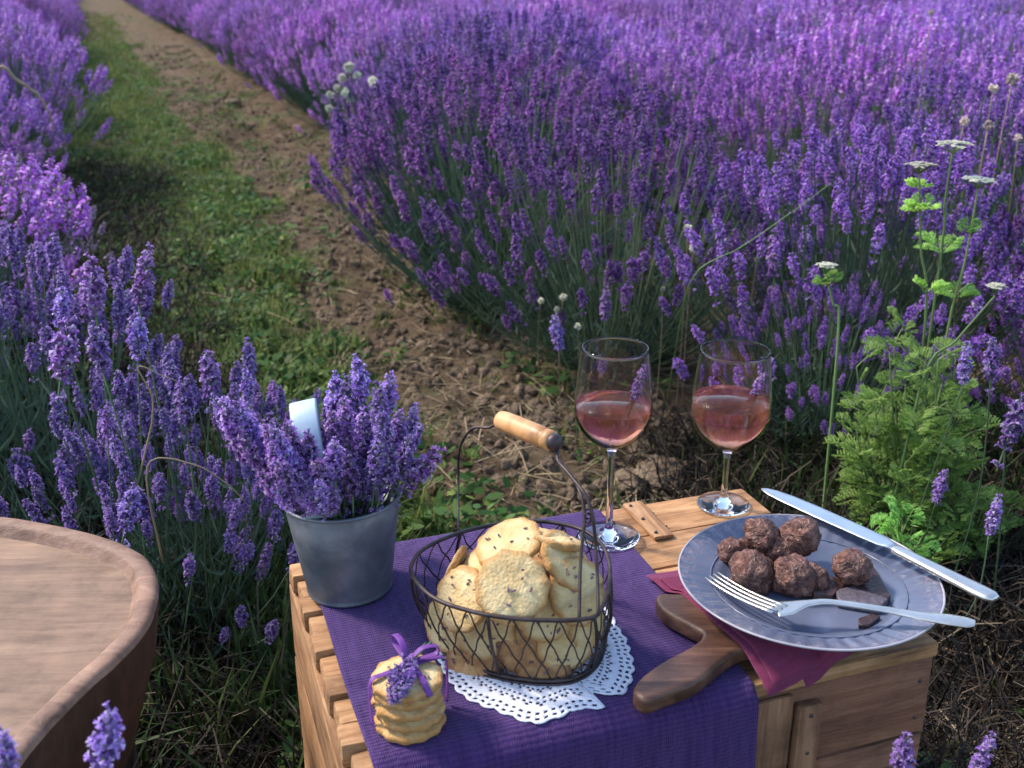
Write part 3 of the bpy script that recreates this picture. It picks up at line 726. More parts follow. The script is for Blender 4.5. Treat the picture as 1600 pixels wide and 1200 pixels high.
for t_ in np.linspace(0, 1, nV):
    L = t_ * (LB + 2 * HW + LF)
    if L < LB: prof.append((HW + .0045 + .004 * (1 - L / LB), TOP - (LB - L), 0))
    elif L < LB + 2 * HW: prof.append((HW - (L - LB), TOP + ET, 1))
    else: prof.append((-HW - .0095 - .010 * (L - LB - 2 * HW) / LF, TOP - (L - LB - 2 * HW), -1))
# round the two bends
pr = np.array([(a_, b1) for a_, b1, _ in prof]);
for _ in range(3): pr[1:-1] = (pr[:-2] + 2 * pr[1:-1] + pr[2:]) / 4
for k in range(len(pr)):
    if abs(pr[k][0]) < HW + .004: pr[k][1] = max(pr[k][1], TOP + ET - max(0, (abs(pr[k][0]) - HW + .004)) * .5)
for i in range(nU):
    u = uL + (uR - uL) * i / (nU - 1); row = []
    for j in range(nV):
        v_, z_ = pr[j]; side_ = prof[j][2]
        uu = u + .0015 * mn.noise(Vector((0, v_ * 9, z_ * 9 + (i > 35) * 5)))
        wv = mn.noise(Vector((u * 14, v_ * 10, z_ * 6)))
        if side_ == 1 and abs(v_) < HW - .006: z_ += .0012 * (wv + .6) if wv > -.6 else 0
        elif side_ == -1: v_ -= (.006 * (mn.noise(Vector((u * 16, 0, 3))) + .5) + .002 * wv) * min(1, (TOP - z_) / .05)
        row.append(CC + Vector((uu * math.cos(CA) - v_ * math.sin(CA), uu * math.sin(CA) + v_ * math.cos(CA), z_)))
    grid.append(row)
rn = cloth('table_runner', grid, M_RUNNER, .0014)
tag(rn, 'deep purple woven runner lying across the crate and hanging down its front', 'table runner')
CT = TOP + ET + .0034                   # top of the runner

# ------------------------------------------------------------------ doily
def doily():
    c = P(842, 1022, CT); z0 = CT + .0008
    nr_, na_ = 30, 150
    outline = [(690, 1032), (705, 1062), (735, 1090), (775, 1106), (800, 1116), (835, 1128), (870, 1118), (900, 1104), (920, 1078), (945, 1102), (968, 1085), (986, 1045), (980, 1018), (962, 982), (930, 940), (860, 925), (760, 930), (705, 980)]
    op = [P(x, y, z0) - c for x, y in outline]
    an = sorted([(math.atan2(p.y, p.x) % 6.2832, math.hypot(p.x, p.y)) for p in op])
    def rad(a):
        a %= 6.2832
        for k in range(len(an)):
            a0, r0 = an[k]; a1, r1 = an[(k + 1) % len(an)]
            if k == len(an) - 1: a1 += 6.2832
            aa = a if a >= an[0][0] or k < len(an) - 1 else a + 6.2832
            if a0 <= aa <= a1: return r0 + (r1 - r0) * (aa - a0) / (a1 - a0 + 1e-9)
        return an[0][1]
    v = []; f = []
    for i in range(nr_):
        t_ = .05 + .95 * i / (nr_ - 1)
        for j in range(na_):
            a = 2 * math.pi * (j + .25 * (i % 2)) / na_
            r_ = rad(a) * t_; sc_ = .0035 * abs(math.sin(a * 17)) * max(0, t_ - .8) / .2
            r_ += sc_
            v.append((r_ * math.cos(a), r_ * math.sin(a), .0006 * mn.noise(Vector((math.cos(a) * 5, math.sin(a) * 5, t_ * 5)))))
    for i in range(nr_ - 1):
        for j in range(na_):
            band = i % 6
            hole = (band in (1, 3) and (j + i) % 2 == 0) or (band == 4 and (j // 2) % 2 == 0 and j % 2 == 0)
            if hole and 2 < i < nr_ - 2: continue
            j2 = (j + 1) % na_; f.append((i * na_ + j, (i + 1) * na_ + j, (i + 1) * na_ + j2, i * na_ + j2))
    f.append(tuple(range(na_)))
    o = link('doily', py_mesh('doily', v, f), None, [M_DOILY]); o.location = c
    md = o.modifiers.new('thickness', 'SOLIDIFY'); md.thickness = .0009; md.offset = 1
    tag(o, 'white crocheted lace doily with scalloped edge under the wire basket', 'doily')
doily()

# ------------------------------------------------------------------ wire basket
BZ = TOP + .0095; RZ = TOP + .078
rim_px = [(642, 888), (656, 915), (685, 938), (735, 955), (790, 965), (850, 969), (905, 968), (935, 958), (950, 920), (952, 880), (938, 848), (905, 826), (850, 815), (790, 817), (720, 832), (662, 858)]
bot_px = [(668, 965), (684, 1000), (712, 1028), (755, 1048), (808, 1060), (860, 1064), (900, 1058), (930, 1036), (943, 1000), (940, 965), (925, 935), (890, 912), (830, 905), (770, 908), (715, 922), (682, 940)]
rim = smooth_path([P(x, y, RZ) for x, y in rim_px], 8, True); bot = smooth_path([P(x, y, BZ) for x, y in bot_px], 8, True)
bc = sum(bot, Vector()) / len(bot); bc.z = TOP
bk = empty('wire_basket', bc, 0, 'dark wire mesh basket with turned wooden handle, heaped with cookies', 'basket')
rel = lambda ps: [p - bc for p in ps]
nR = len(rim)
tubes('rim_wire', [(rel(rim), .0019, True)], M_WIRE, bk)
tubes('base_wire', [(rel(bot), .0019, True), ([p - bc + Vector((0, 0, -.003)) + (p - bc).normalized() * .002 for p in bot], .0014, True)], M_WIRE, bk)
def wall(a, t_):                        # a in 0..nR, t_ 0 bottom .. 1 rim
    i = int(math.floor(a)) % nR; j = (i + 1) % nR; f_ = a - math.floor(a)
    p = bot[i].lerp(bot[j], f_); q_ = rim[i].lerp(rim[j], f_)
    m_ = p.lerp(q_, t_); o = (m_ - bc); o.z = 0
    return m_ + o.normalized() * .006 * math.sin(math.pi * t_) * .8
for k in (2, 28, 54, 64, 92, 112):
    tubes('upright_wire', [(rel([wall(k, t_) for t_ in np.linspace(0, 1, 7)]), .0016, False)], M_WIRE, bk)
wl = []
ncell = 26; step = nR / ncell; ncl = 3
for s_ in (1, -1):
    for k in range(ncell):
        ps = []
        for i in range(0, ncl * 4 + 1):
            t_ = i / (ncl * 4); zig = math.sin(i / 4 * math.pi * 2) * .12
            ps.append(wall((k + .25 + s_ * (t_ * ncl * .5 + zig * .3)) * step + nR * 2, t_) + (wall(k * step, .5) - bc).normalized() * (.0004 * s_))
        wl.append((rel(ps), .0008, False))
tubes('wire_mesh', wl, M_WIRE, bk, seg=4)
wl = []
for s_ in (1, -1):
    for k in range(-9, 10):
        d_ = Vector((math.cos(R(45 * s_ + 20)), math.sin(R(45 * s_ + 20)), 0)); n_ = Vector((-d_.y, d_.x, 0)); o = Vector((bc.x, bc.y, BZ)) + n_ * k * .0135
        hits = []
        for i in range(nR):
            a_, b1 = bot[i], bot[(i + 1) % nR]; fa, fb = (a_ - o).dot(n_), (b1 - o).dot(n_)
            if fa * fb < 0: hits.append(a_.lerp(b1, fa / (fa - fb)))
        if len(hits) >= 2: wl.append((rel([hits[0], hits[1]]), .0008, False))
tubes('base_mesh', wl, M_WIRE, bk, seg=4)
# handle: an arch from the far left of the rim to the near right
yr = P(920, 962, RZ).y; ylf = P(716, 834, RZ).y
gL, gR = D(782, 656, .93), D(864, 690, .865)
hr = [D(935, 962, P(935, 962, RZ).y), D(932, 870, .79), D(922, 790, .80), D(893, 745, .825), D(872, 720, .85), D(872, 700, .862), gR]
hr2 = [P(905, 967, RZ), D(907, 880, .785), D(913, 800, .80), D(900, 755, .822), D(880, 728, .845), D(868, 706, .86), gR]
hl = [P(716, 834, RZ), D(716, 760, .975), D(719, 700, .965), D(738, 670, .95), D(765, 668, .938), gL]
tubes('handle_wire', [(rel(smooth_path(hr, 6)), .0015, False)], M_WIRE, bk)
tubes('handle_wire', [(rel(smooth_path(hr2, 6)), .0015, False)], M_WIRE, bk)
tubes('handle_wire', [(rel(smooth_path(hl, 6)), .0013, False)], M_WIRE, bk)
tubes('wire_binding', [(rel([D(919 + 6 * math.cos(a), 800 + 9 * math.sin(a) + a, .80 + .002 * math.sin(a * 1.7)) for a in np.linspace(0, 12, 30)]), .0010, False)], M_WIRE, bk)
ax_ = (gR - gL); Lg = ax_.length
gp = lathe('handle_grip', [(0, 0), (.0065, 0), (.0088, .0015), (.0094, .006), (.0098, Lg * .3), (.0098, Lg * .7), (.0092, Lg - .012), (.0078, Lg - .0105), (.0092, Lg - .009), (.0090, Lg - .002), (.006, Lg), (0, Lg)], M_GRIP, bk, seg=28)
gp.location = gL - bc; gp.rotation_euler = ax_.to_track_quat('Z', 'Y').to_euler()
fe = lathe('ferrule', [(0, 0), (.0075, 0), (.0082, .002), (.007, .006), (.003, .008), (0, .008)], M_CORKM, bk, seg=16)
fe.location = gR - bc; fe.rotation_euler = ax_.to_track_quat('Z', 'Y').to_euler()

# ------------------------------------------------------------------ cookies
def cookie_mesh(seed, r_=.0292, th=.0052):
    rr = random.Random(seed); na_ = 64; rings = [0, .2, .4, .58, .72, .84, .93, 1.0]; v = []; f = []; of = Vector((seed * 2.3, 0, 0))
    lob = rr.choice((11, 12, 13))
    def edge(a): return 1 + .028 * math.sin(a * lob) + .05 * mn.noise(Vector((math.cos(a), math.sin(a), seed)))
    layers = []
    for q_ in rings:
        for k in range(na_):
            a = 2 * math.pi * k / na_; e = edge(a) if q_ > .4 else 1
            x, y = r_ * q_ * e * math.cos(a), r_ * q_ * e * math.sin(a)
            zt = th * (1 - .6 * q_ ** 4) + .0012 * mn.noise(Vector((x, y, 0)) * 80 + of) + .0009 * mn.noise(Vector((x, y, 0)) * 230 + of)
            v.append((x, y, zt))
    n1 = len(rings)
    for q_ in (1.015, .99, .93):
        for k in range(na_):
            a = 2 * math.pi * k / na_; e = edge(a)
            v.append((r_ * q_ * e * math.cos(a), r_ * q_ * e * math.sin(a), {1.015: .0004, .99: -.0028, .93: -.0040}[q_] + .0006 * mn.noise(Vector((a * 3, q_ * 9, seed)))))
    for i in range(n1 + 2):
        for k in range(na_):
            k2 = (k + 1) % na_; f.append((i * na_ + k, (i + 1) * na_ + k, (i + 1) * na_ + k2, i * na_ + k2))
    f.append(tuple((n1 + 2) * na_ + k for k in range(na_ - 1, -1, -1)))
    me = py_mesh('cookie', v, f)
    g = G()
    for _ in range(rr.randint(5, 12)):
        a = rr.random() * 6.28; q_ = math.sqrt(rr.random()) * .75 * r_; c = Vector((q_ * math.cos(a), q_ * math.sin(a), th * (1 - .75 * (q_ / r_) ** 5) + .0012)); th_ = rr.random() * 6.28
        o = Vector((math.cos(th_), math.sin(th_), rr.uniform(-.2, .2))); L = rr.uniform(.0009, .0026)
        g.add(*tube_arrays([c - o * L, c - o * L * .5, c + o * L * .4, c + o * L], [.0003, .0008, .0009, .0003], 5), 0)
    return me, g.mesh('lavender_buds', True)
CK = [cookie_mesh(i) for i in range(5)]
ckm = {}
def cookie(k, c, nrm_, rz, scale, label, group, baked=False):
    key = (k, baked)
    if key not in ckm:
        a_, b1 = CK[k]; a_ = a_.copy(); a_.materials.append(M_COOKIE_B if baked else M_COOKIE)
        b2 = b1.copy(); b2.materials.append(M_BUD); ckm[key] = (a_, b2)
    me, bd = ckm[key]
    o = link('cookie', me); o.location = c; o.scale = (scale,) * 3
    o.rotation_euler = (Vector(nrm_).to_track_quat('Z', 'Y') @ Euler((0, 0, rz)).to_quaternion()).to_euler()
    tag(o, label, 'cookie', group); tag(link('lavender_buds', bd, o), kind='stuff')
    return o
CG = 'lavender cookies heaped in the wire basket'
# px, py, height above the crate, normal, scale, kind, baked, label
ck = [
    (795, 850, .110, (-.35, -.25, 1), 1.00, 0, 0, 'pale lavender cookie at the very top of the heap in the basket'),
    (800, 918, .094, (-.05, -1.2, 1), 1.04, 1, 0, 'round lavender cookie at the centre of the heap, facing the viewer with dark buds'),
    (744, 896, .084, (-1.2, -.35, .9), .92, 2, 0, 'lavender cookie on the upper left slope of the heap'),
    (712, 884, .078, (-1.4, .5, .5), .66, 3, 0, 'small cookie seen edge on at the far left of the heap'),
    (722, 936, .068, (-1.0, -1.0, .8), .96, 4, 0, 'lavender cookie resting on the left front rim of the basket'),
    (862, 842, .108, (.25, .35, 1), .95, 2, 0, 'whitish cookie at the back right of the heap'),
    (884, 876, .098, (.9, -.35, .9), .98, 3, 0, 'lavender cookie just behind the upright handle wire'),
    (902, 924, .078, (.9, -1.1, .7), .98, 4, 0, 'lavender cookie leaning in the right front of the basket behind the wires'),
    (852, 955, .066, (.35, -1.5, .6), .88, 0, 0, 'cookie behind the front rim to the right of the middle wire'),
    (700, 975, .036, (-.9, -1.1, .5), .86, 1, 0, 'cookie standing behind the mesh at the left front of the basket'),
    (757, 985, .042, (-.3, -1.4, .25), .92, 2, 0, 'cookie pressed against the mesh left of the middle wire'),
    (884, 1003, .034, (.5, -1.4, .3), .90, 3, 0, 'cookie low behind the mesh at the right front of the basket'),
    (820, 1006, .032, (.15, -1.3, .7), .86, 4, 1, 'brown baked cookie low behind the mesh in the front middle'),
    (742, 1030, .014, (-.3, -1.0, .9), .86, 0, 1, 'dark brown cookie at the bottom left of the basket'),
    (850, 1046, .013, (.1, -1.0, .8), .80, 1, 1, 'golden brown cookie at the bottom right of the basket'),
    (915, 972, .044, (1.1, -1.0, .4), .80, 2, 0, 'cookie wedged in the right end of the basket'),
    (770, 880, .074, (0, 0, 1), .95, 1, 1, 'browned cookie buried in the middle of the heap'),
    (850, 885, .074, (.1, 0, 1), .95, 0, 1, 'browned cookie in the dark crack right of the centre cookie'),
    (830, 940, .050, (0, -.2, 1), 1.0, 4, 1, 'browned cookie under the heap seen only in the cracks'),
    (760, 930, .040, (0, -.2, 1), 1.0, 3, 1, 'browned cookie deep in the left half of the basket'),
    (880, 930, .045, (0, -.2, 1), 1.0, 3, 1, 'browned cookie deep in the right half of the basket')]
for px, py, h, nn_, s_, k, bk_, lab in ck:
    c = P(px, py, TOP + h)
    cookie(k, c, nn_, rnd.random() * 6.28, s_, lab, CG, bool(bk_))
# tied stack
SG = 'cookies tied in a small stack with a ribbon'
sb0 = P(640, 1128, CT)
lab4 = ['lowest cookie of the ribbon tied stack beside the basket', 'second cookie from the bottom of the tied stack', 'third cookie from the bottom of the tied stack', 'fourth cookie of the tied stack, just under the top one', 'top cookie of the tied stack, crossed by the purple ribbon']
for i in range(5):
    cookie(i, sb0 + Vector((rnd.uniform(-.0015, .0015), rnd.uniform(-.0015, .0015), .0036 + i * .0096)), (rnd.uniform(-.03, .03), rnd.uniform(-.04, .02), 1), rnd.random() * 6, .95 - .02 * (i % 2), lab4[i], SG)
st = sb0 + Vector((0, 0, 5 * .0096 - .001))
rb_ = empty('ribbon', st, 0, 'purple satin ribbon with a bow tied round the small cookie stack', 'ribbon')
wpts = [Vector((x, 0, z)) for x, z in ((-.0325, -.043), (-.0335, -.02), (-.0318, -.001), (-.02, .0015), (0, .0024), (.02, .0015), (.0318, -.001), (.0335, -.02), (.0325, -.043))]
loft('band', [(Vector((p.x * math.cos(.5) , p.x * math.sin(.5) + .006, p.z)), .0026, .0003) for p in smooth_path(wpts, 5)], M_RIBBON, rb_, side=(-math.sin(.5), math.cos(.5), 0), seg=8)
def loop(dirv, L, h):
    d_ = Vector(dirv).normalized(); s_ = Vector((-d_.y, d_.x, 0))
    ps = [Vector((0, .008, .004)), Vector((0, .008, .004)) + d_ * L * .45 + Vector((0, 0, h)), Vector((0, .008, .004)) + d_ * L + Vector((0, 0, h * .9)), Vector((0, .008, .004)) + d_ * L * .98 + Vector((0, 0, h * .25)), Vector((0, .008, .004)) + d_ * L * .45 + Vector((0, 0, h * .1)), Vector((0, .008, .005))]
    loft('bow_loop', [(p, .0028, .0003) for p in smooth_path(ps, 6)], M_RIBBON, rb_, side=s_, seg=8)
loop((-.5, .9, 0), .026, .012); loop((.85, .35, 0), .024, .010)
loft('ribbon_tail', [(p, .0026, .0003) for p in smooth_path([Vector((0, .008, .005)), Vector((.008, -.004, .004)), Vector((.014, -.016, .003)), Vector((.019, -.022, -.006))], 6)], M_RIBBON, rb_, side=(1, .3, 0), seg=8)
kn = lathe('knot', [(0, -.003), (.004, -.002), (.0048, 0), (.004, .002), (0, .003)], M_RIBBON, rb_, seg=12); kn.location = (0, .008, .005)

# ------------------------------------------------------------------ lavender sprigs (cut stems one can tell apart)
SPM = []
for i in range(4):
    v, t, m_ = SP_HI[i]; me = np_mesh('flower_spike', v, t, m_)
    for x in (M_STEM, M_CALYX_P, M_PETAL_P): me.materials.append(x)
    SPM.append(me)
def sprig(tip, dirv, base, scale, label, group, k=None, bend=.012):
    """tip: where the flower spike starts; base: the cut end of the stem"""
    tip, base = Vector(tip), Vector(base); mid = base.lerp(tip, .55) + Vector((rnd.uniform(-1, 1), rnd.uniform(-1, 1), 0)) * bend
    o = tubes('lavender_sprig', [([p - base for p in smooth_path([base, mid, tip], 4)], .0011 * scale, False)], M_STEM, None, seg=5)
    o.location = base
    f = link('flower_spike', SPM[rnd.randrange(4) if k is None else k], o)
    d_ = Vector(dirv).normalized()
    f.location = tip - base; f.rotation_euler = (d_.to_track_quat('Z', 'Y') @ Euler((0, 0, rnd.random() * 6)).to_quaternion()).to_euler(); f.scale = (scale,) * 3
    return tag(o, label, 'lavender sprig', group)
a0 = st + Vector((.004, .012, .006)); a1 = st + Vector((-.006, -.024, .0035))
sprig(st + Vector((-.001, .004, .0075)), (-.12, -1, -.06), st + Vector((.012, .034, .004)), .84, 'short lavender sprig lying under the bow on the cookie stack', None, 1, 0)
sprig(st + Vector((.004, .006, .0075)), (-.22, -1, -.02), st + Vector((.016, .036, .004)), .74, 'second little lavender sprig on the cookie stack, close to the ribbon tail', None, 3, 0)

# ------------------------------------------------------------------ galvanized bucket
bp0 = P(547, 914, CT); bp0.z = CT
bu = empty('galvanized_bucket', bp0, 0, 'small dull galvanized bucket full of cut lavender on the left of the crate', 'bucket')
bu.rotation_euler = (0, R(-1.6), 0)
rB, rT, hB = .0405, .0548, .100
lathe('bucket_body', [(0, .003), (rB - .003, .003), (rB - .001, 0), (rB + .0008, .0005), (rB + .0012, .0022), (rB + .0002, .0038), (rB + .001, .006), (rB + (rT - rB) * .5, hB * .5), (rT, hB - .002), (rT - .0006, hB - .001), (rB + (rT - rB) * .5 - .0008, hB * .5), (rB - .001, .006), (0, .005)], M_ZINC, bu, seg=72,
      fn=lambda r_, z_, a, i: (r_ + (.0003 * math.sin(a * 5 + z_ * 60) if 6 < i < 10 else 0), z_))
tubes('rolled_rim', [([(rT * math.cos(a) * 1.006, rT * math.sin(a) * 1.006, hB - .001) for a in np.linspace(0, 2 * math.pi, 72, endpoint=False)], .0018, True)], M_ZINC, bu, seg=8)
# strap handle, standing up and leaning left; its bright outer face catches the light
h0 = Vector((-.030, .038, hB)); h1 = Vector((-.012, -.049, hB)); hp = []
for t_ in np.linspace(0, math.pi, 22):
    p = h0.lerp(h1, (1 - math.cos(t_)) / 2) + Vector((-.006, .002, .094)) * math.sin(t_) ** .8
    hp.append(p)
hside = Vector((1, .25, .12)).normalized()
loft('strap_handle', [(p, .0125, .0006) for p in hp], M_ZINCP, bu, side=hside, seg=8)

# cut lavender in the bucket
BG = 'cut lavender sprigs in the galvanized bucket'
top = bp0 + Vector((0, 0, hB))
def bsprig(px, py, y, label=None, sc_=1.0, k=None):
    tip = D(px, py, y); a = rnd.random() * 6.28; q_ = rnd.random() * .026
    base = bp0 + Vector((math.cos(a) * q_, math.sin(a) * q_, .012))
    ex = bp0 + Vector((0, 0, hB)); lim = rT - .008
    # the stem leaves through the mouth of the bucket
    t_ = (tip - ex); t_.z = 0; th = t_.normalized() * min(t_.length, lim) if t_.length > 0 else t_
    ex = ex + th + Vector((0, 0, .004)); dv = (tip - ex).normalized() if (tip - ex).length > .012 else Vector((t_.x * 4, t_.y * 4, .8)).normalized()
    dv = (dv + Vector((0, 0, .55)) + Vector((rnd.uniform(-.2, .2), rnd.uniform(-.2, .2), 0))).normalized()
    o = tubes('lavender_sprig', [([p - base for p in smooth_path([base, base.lerp(ex, .6), ex, tip] if (tip - ex).length > .01 else [base, ex, tip], 3)], .0011, False)], M_STEM, None, seg=4)
    o.location = base
    f = link('flower_spike', SPM[rnd.randrange(4) if k is None else k], o)
    f.location = tip - base; f.rotation_euler = (dv.to_track_quat('Z', 'Y') @ Euler((0, 0, rnd.random() * 6)).to_quaternion()).to_euler(); f.scale = (sc_ * rnd.uniform(.72, 1.0),) * 3
    tag(o, label or 'cut lavender sprig packed in the crowded bunch of the galvanized bucket', 'lavender sprig', BG)
LF = 'cut lavender sprig over the front of the bucket rim, below the bright strap handle'
LU = 'cut lavender sprig standing in the upright bunch right of the bucket strap handle'
LL = 'cut lavender sprig in the loose bunch spilling over the left side of the bucket'
bsprig(569, 622, .955, 'tallest upright lavender sprig rising above the bunch in the bucket', .85, 2)
bsprig(606, 650, .94, 'lavender sprig with a slim spike second highest in the bucket', .8, 1)
bsprig(636, 690, .94, 'pale lavender sprig leaning out at the right of the bucket', .8)
bsprig(524, 668, .97, 'lavender sprig standing just right of the bright bucket handle', .9)
bsprig(408, 700, .93, 'bushy lavender sprig drooping far out at the left of the bucket', 1.05, 0)
for _ in range(46):                     # upright bunch
    px = rnd.gauss(558, 42); py = 788 - abs(rnd.gauss(0, 56)) - 4
    px = min(max(px, 490), 632)
    if py < 735: px = max(px, 520 + rnd.random() * 20)
    bsprig(px, py, .925 + rnd.uniform(-.045, .05), LU, .9)
for _ in range(16):
    bsprig(rnd.uniform(440, 530), rnd.uniform(768, 800), .852 + rnd.uniform(-.006, .006), LF, .8)
for _ in range(12):
    bsprig(rnd.uniform(440, 525), rnd.uniform(715, 778), .855 + rnd.uniform(-.012, .012), LF, .85)
for _ in range(36):                     # bunch spilling to the left
    t_ = rnd.random(); px = 385 + 95 * t_ + rnd.uniform(-14, 14); py = 700 + 68 * t_ + rnd.uniform(-22, 22)
    bsprig(px, py, .90 + rnd.uniform(-.04, .05), LL, .9)

# ------------------------------------------------------------------ wine glasses
def wine_glass(px, py, zr_px, bowl_r, rim_r, zbowl, zrim, level, label, wlabel, footr=.033):
    p = P(px, py, CT if px < 1000 else TOP); p.z = (CT + .0003) if px < 1000 else TOP + .0012
    e = empty('wine_glass', p, rnd.random(), label, 'wine glass', 'stemmed glasses of rose wine')
    H = zrim; hb = zbowl; BH = H - hb
    def bowlr(t_):                       # outer radius from bowl bottom (0) to rim (1)
        if t_ < .42: return bowl_r * math.sin(math.pi / 2 * min(1, (t_ / .42)) ** .62)
        u = (t_ - .42) / .58; return bowl_r + (rim_r - bowl_r) * (u ** 1.5)
    T = [0, .012, .03, .06, .1, .16, .23, .31, .4, .5, .62, .75, .88, .97, 1.0]
    outer = [(max(bowlr(t_), .0045), hb + t_ * BH) for t_ in T]
    inner = [(max(bowlr(t_) - .0011, 0), hb + .003 + t_ * (BH - .003)) for t_ in T[::-1]]
    inner[-1] = (0, hb + .0035)
    foot = [(0, 0), (footr - .001, 0), (footr, .0008), (footr - .001, .0018), (footr * .6, .0020), (.010, .0030), (.0055, .0060), (.0038, .015), (.0034, hb * .5), (.0036, hb - .012), (.0046, hb - .004)]
    lathe('glass_body', foot + outer[1:] + [(rim_r - .0005, H + .0004)] + inner, M_GLASS, e, seg=64)
    # wine, a hair inside the wall
    lv = (level - hb) / BH; Tw = [t_ for t_ in np.linspace(0, lv, 16)]
    wp = [(0, hb + .0038)] + [(max(bowlr(t_) - .0013, .0004), hb + .0034 + t_ * (BH - .0034)) for t_ in Tw[1:]] + [(0, hb + .0034 + lv * (BH - .0034))]
    lathe('wine', wp, M_WINE, e, seg=64)
    return p
def rim_z(px_y, y): d_ = ray(800, px_y); return CAMZ + d_.z * y / d_.y
g1 = P(951, 838, CT); zr = rim_z(543, g1.y) - CT; zb = rim_z(700, g1.y) - CT
kpx = lambda y, z: math.hypot(y, CAMZ - z) / FPX / 1.0
dep = lambda p, z: (p.y * CP + (CAMZ - z) * SP) / FPX       # metres per pixel at that point
z1 = CT + zr * .7
wine_glass(951, 838, 0, 61 * dep(g1, CT + zb + .04), 52 * dep(g1, CT + zr), zb, zr, rim_z(634, g1.y) - CT, 'tall wine glass of rose wine with its foot on the purple runner behind the basket', '')
g2 = P(1130, 789, TOP); zr2 = rim_z(548, g2.y) - TOP; zb2 = rim_z(704, g2.y) - TOP
wine_glass(1130, 789, 0, 61.5 * dep(g2, TOP + zb2 + .04), 54 * dep(g2, TOP + zr2), zb2, zr2, rim_z(626, g2.y) - TOP, 'wine glass of rose wine standing on bare wood behind the plate', '', footr=.030)
sprig(D(990, 628, g1.y + .012), (.25, .05, 1), D(972, 668, g1.y - .005), .60, 'lavender sprig dipped in the left wine glass', None, 3, 0)
sprig(D(1178, 622, g2.y + .012), (.3, .05, 1), D(1160, 662, g2.y - .005), .52, 'lavender sprig dipped in the right wine glass', None, 1, 0)

# ------------------------------------------------------------------ chopping board, napkin, plate
BT = CT + .0175                          # top of the board
def slab(name, outline, z0, z1, mat_, bev=.004, parent=None, origin=None):
    bm = bmesh.new(); vs = [bm.verts.new((p.x, p.y, z0)) for p in outline]; f = bm.faces.new(vs)
    r_ = bmesh.ops.extrude_face_region(bm, geom=[f]); vv = [x for x in r_['geom'] if isinstance(x, bmesh.types.BMVert)]
    bmesh.ops.translate(bm, verts=vv, vec=(0, 0, z1 - z0)); bmesh.ops.recalc_face_normals(bm, faces=bm.faces)
    ed = [e for e in bm.edges if abs(e.verts[0].co.z - e.verts[1].co.z) < 1e-6]
    bmesh.ops.bevel(bm, geom=ed, offset=bev, segments=4, profile=.5, affect='EDGES')
    og = origin or Vector((0, 0, 0)); bmesh.ops.translate(bm, verts=bm.verts, vec=-og)
    me = bpy.data.meshes.new(name); bm.to_mesh(me); bm.free()
    me.polygons.foreach_set('use_smooth', [True] * len(me.polygons)); me.set_sharp_from_angle(angle=R(50))
    o = link(name, me, parent, [mat_]); o.location = og; return o
bo_px = [(990, 1078), (1000, 1058), (1035, 1032), (1080, 1008), (1098, 990), (1078, 976), (1040, 955), (1026, 938), (1030, 926), (1060, 926), (1120, 925), (1220, 925), (1330, 955), (1355, 980), (1330, 1000), (1240, 1012), (1190, 1008), (1160, 1012), (1130, 1030), (1090, 1062), (1040, 1082), (1008, 1092)]
bo = smooth_path([P(x, y, BT) for x, y in bo_px], 5, True); bo0 = sum(bo, Vector()) / len(bo)
slab_o = slab('chopping_board', bo[::-1], CT + .0005, BT, M_BOARDW, .0045, None, Vector((bo0.x, bo0.y, CT)))
tag(slab_o, 'dark brown wooden chopping board with rounded handle sticking out under the napkin', 'chopping board')
# napkin: folded square, three layers
NZ = BT + .0006
corner = [(1018, 884), (1206, 1052), (1440, 985), (1240, 850)]
nk = empty('napkin', P(1200, 1000, NZ), 0, 'crimson folded cloth napkin spread between the chopping board and the plate', 'napkin')
for k, (cs, dz) in enumerate((([(1016, 884), (1206, 1050), (1385, 988), (1240, 850)], 0), ([(1030, 886), (1216, 1042), (1390, 980), (1240, 852)], .0016), ([(1010, 880), (1266, 1036), (1400, 975), (1230, 846)], -.0016))):
    q_ = [P(x, y, NZ + max(dz, 0)) for x, y in cs]; n_ = 36; gr = []
    for i in range(n_):
        row = []
        for j in range(n_):
            u, v_ = i / (n_ - 1), j / (n_ - 1)
            p = (q_[0] * (1 - u) + q_[1] * u) * (1 - v_) + (q_[3] * (1 - u) + q_[2] * u) * v_
            # droops where the board does not carry it
            lp = loc(p); z_ = p.z + .0011 * mn.noise(p * 40 + Vector((k, 0, 0)))
            inside = False; m2 = len(bo); j0 = m2 - 1
            for i0 in range(m2):
                a_, b1 = bo[i0], bo[j0]
                if (a_.y > p.y) != (b1.y > p.y) and p.x < (b1.x - a_.x) * (p.y - a_.y) / (b1.y - a_.y) + a_.x: inside = not inside
                j0 = i0
            if not inside:
                dd = min((Vector((b1.x, b1.y, 0)) - Vector((p.x, p.y, 0))).length for b1 in bo[::3])
                z_ -= min(.0125, dd * .55) * (1 if dd > 0 else 0)
            if lp.y < -HW - .002: z_ -= min(.02, (-HW - .002 - lp.y) * .8)
            row.append(Vector((p.x, p.y, z_ + dz * .6)) - nk.location)
        gr.append(row)
    cloth('napkin_layer', gr, M_NAPKIN, .0011, nk, uvs=.35)
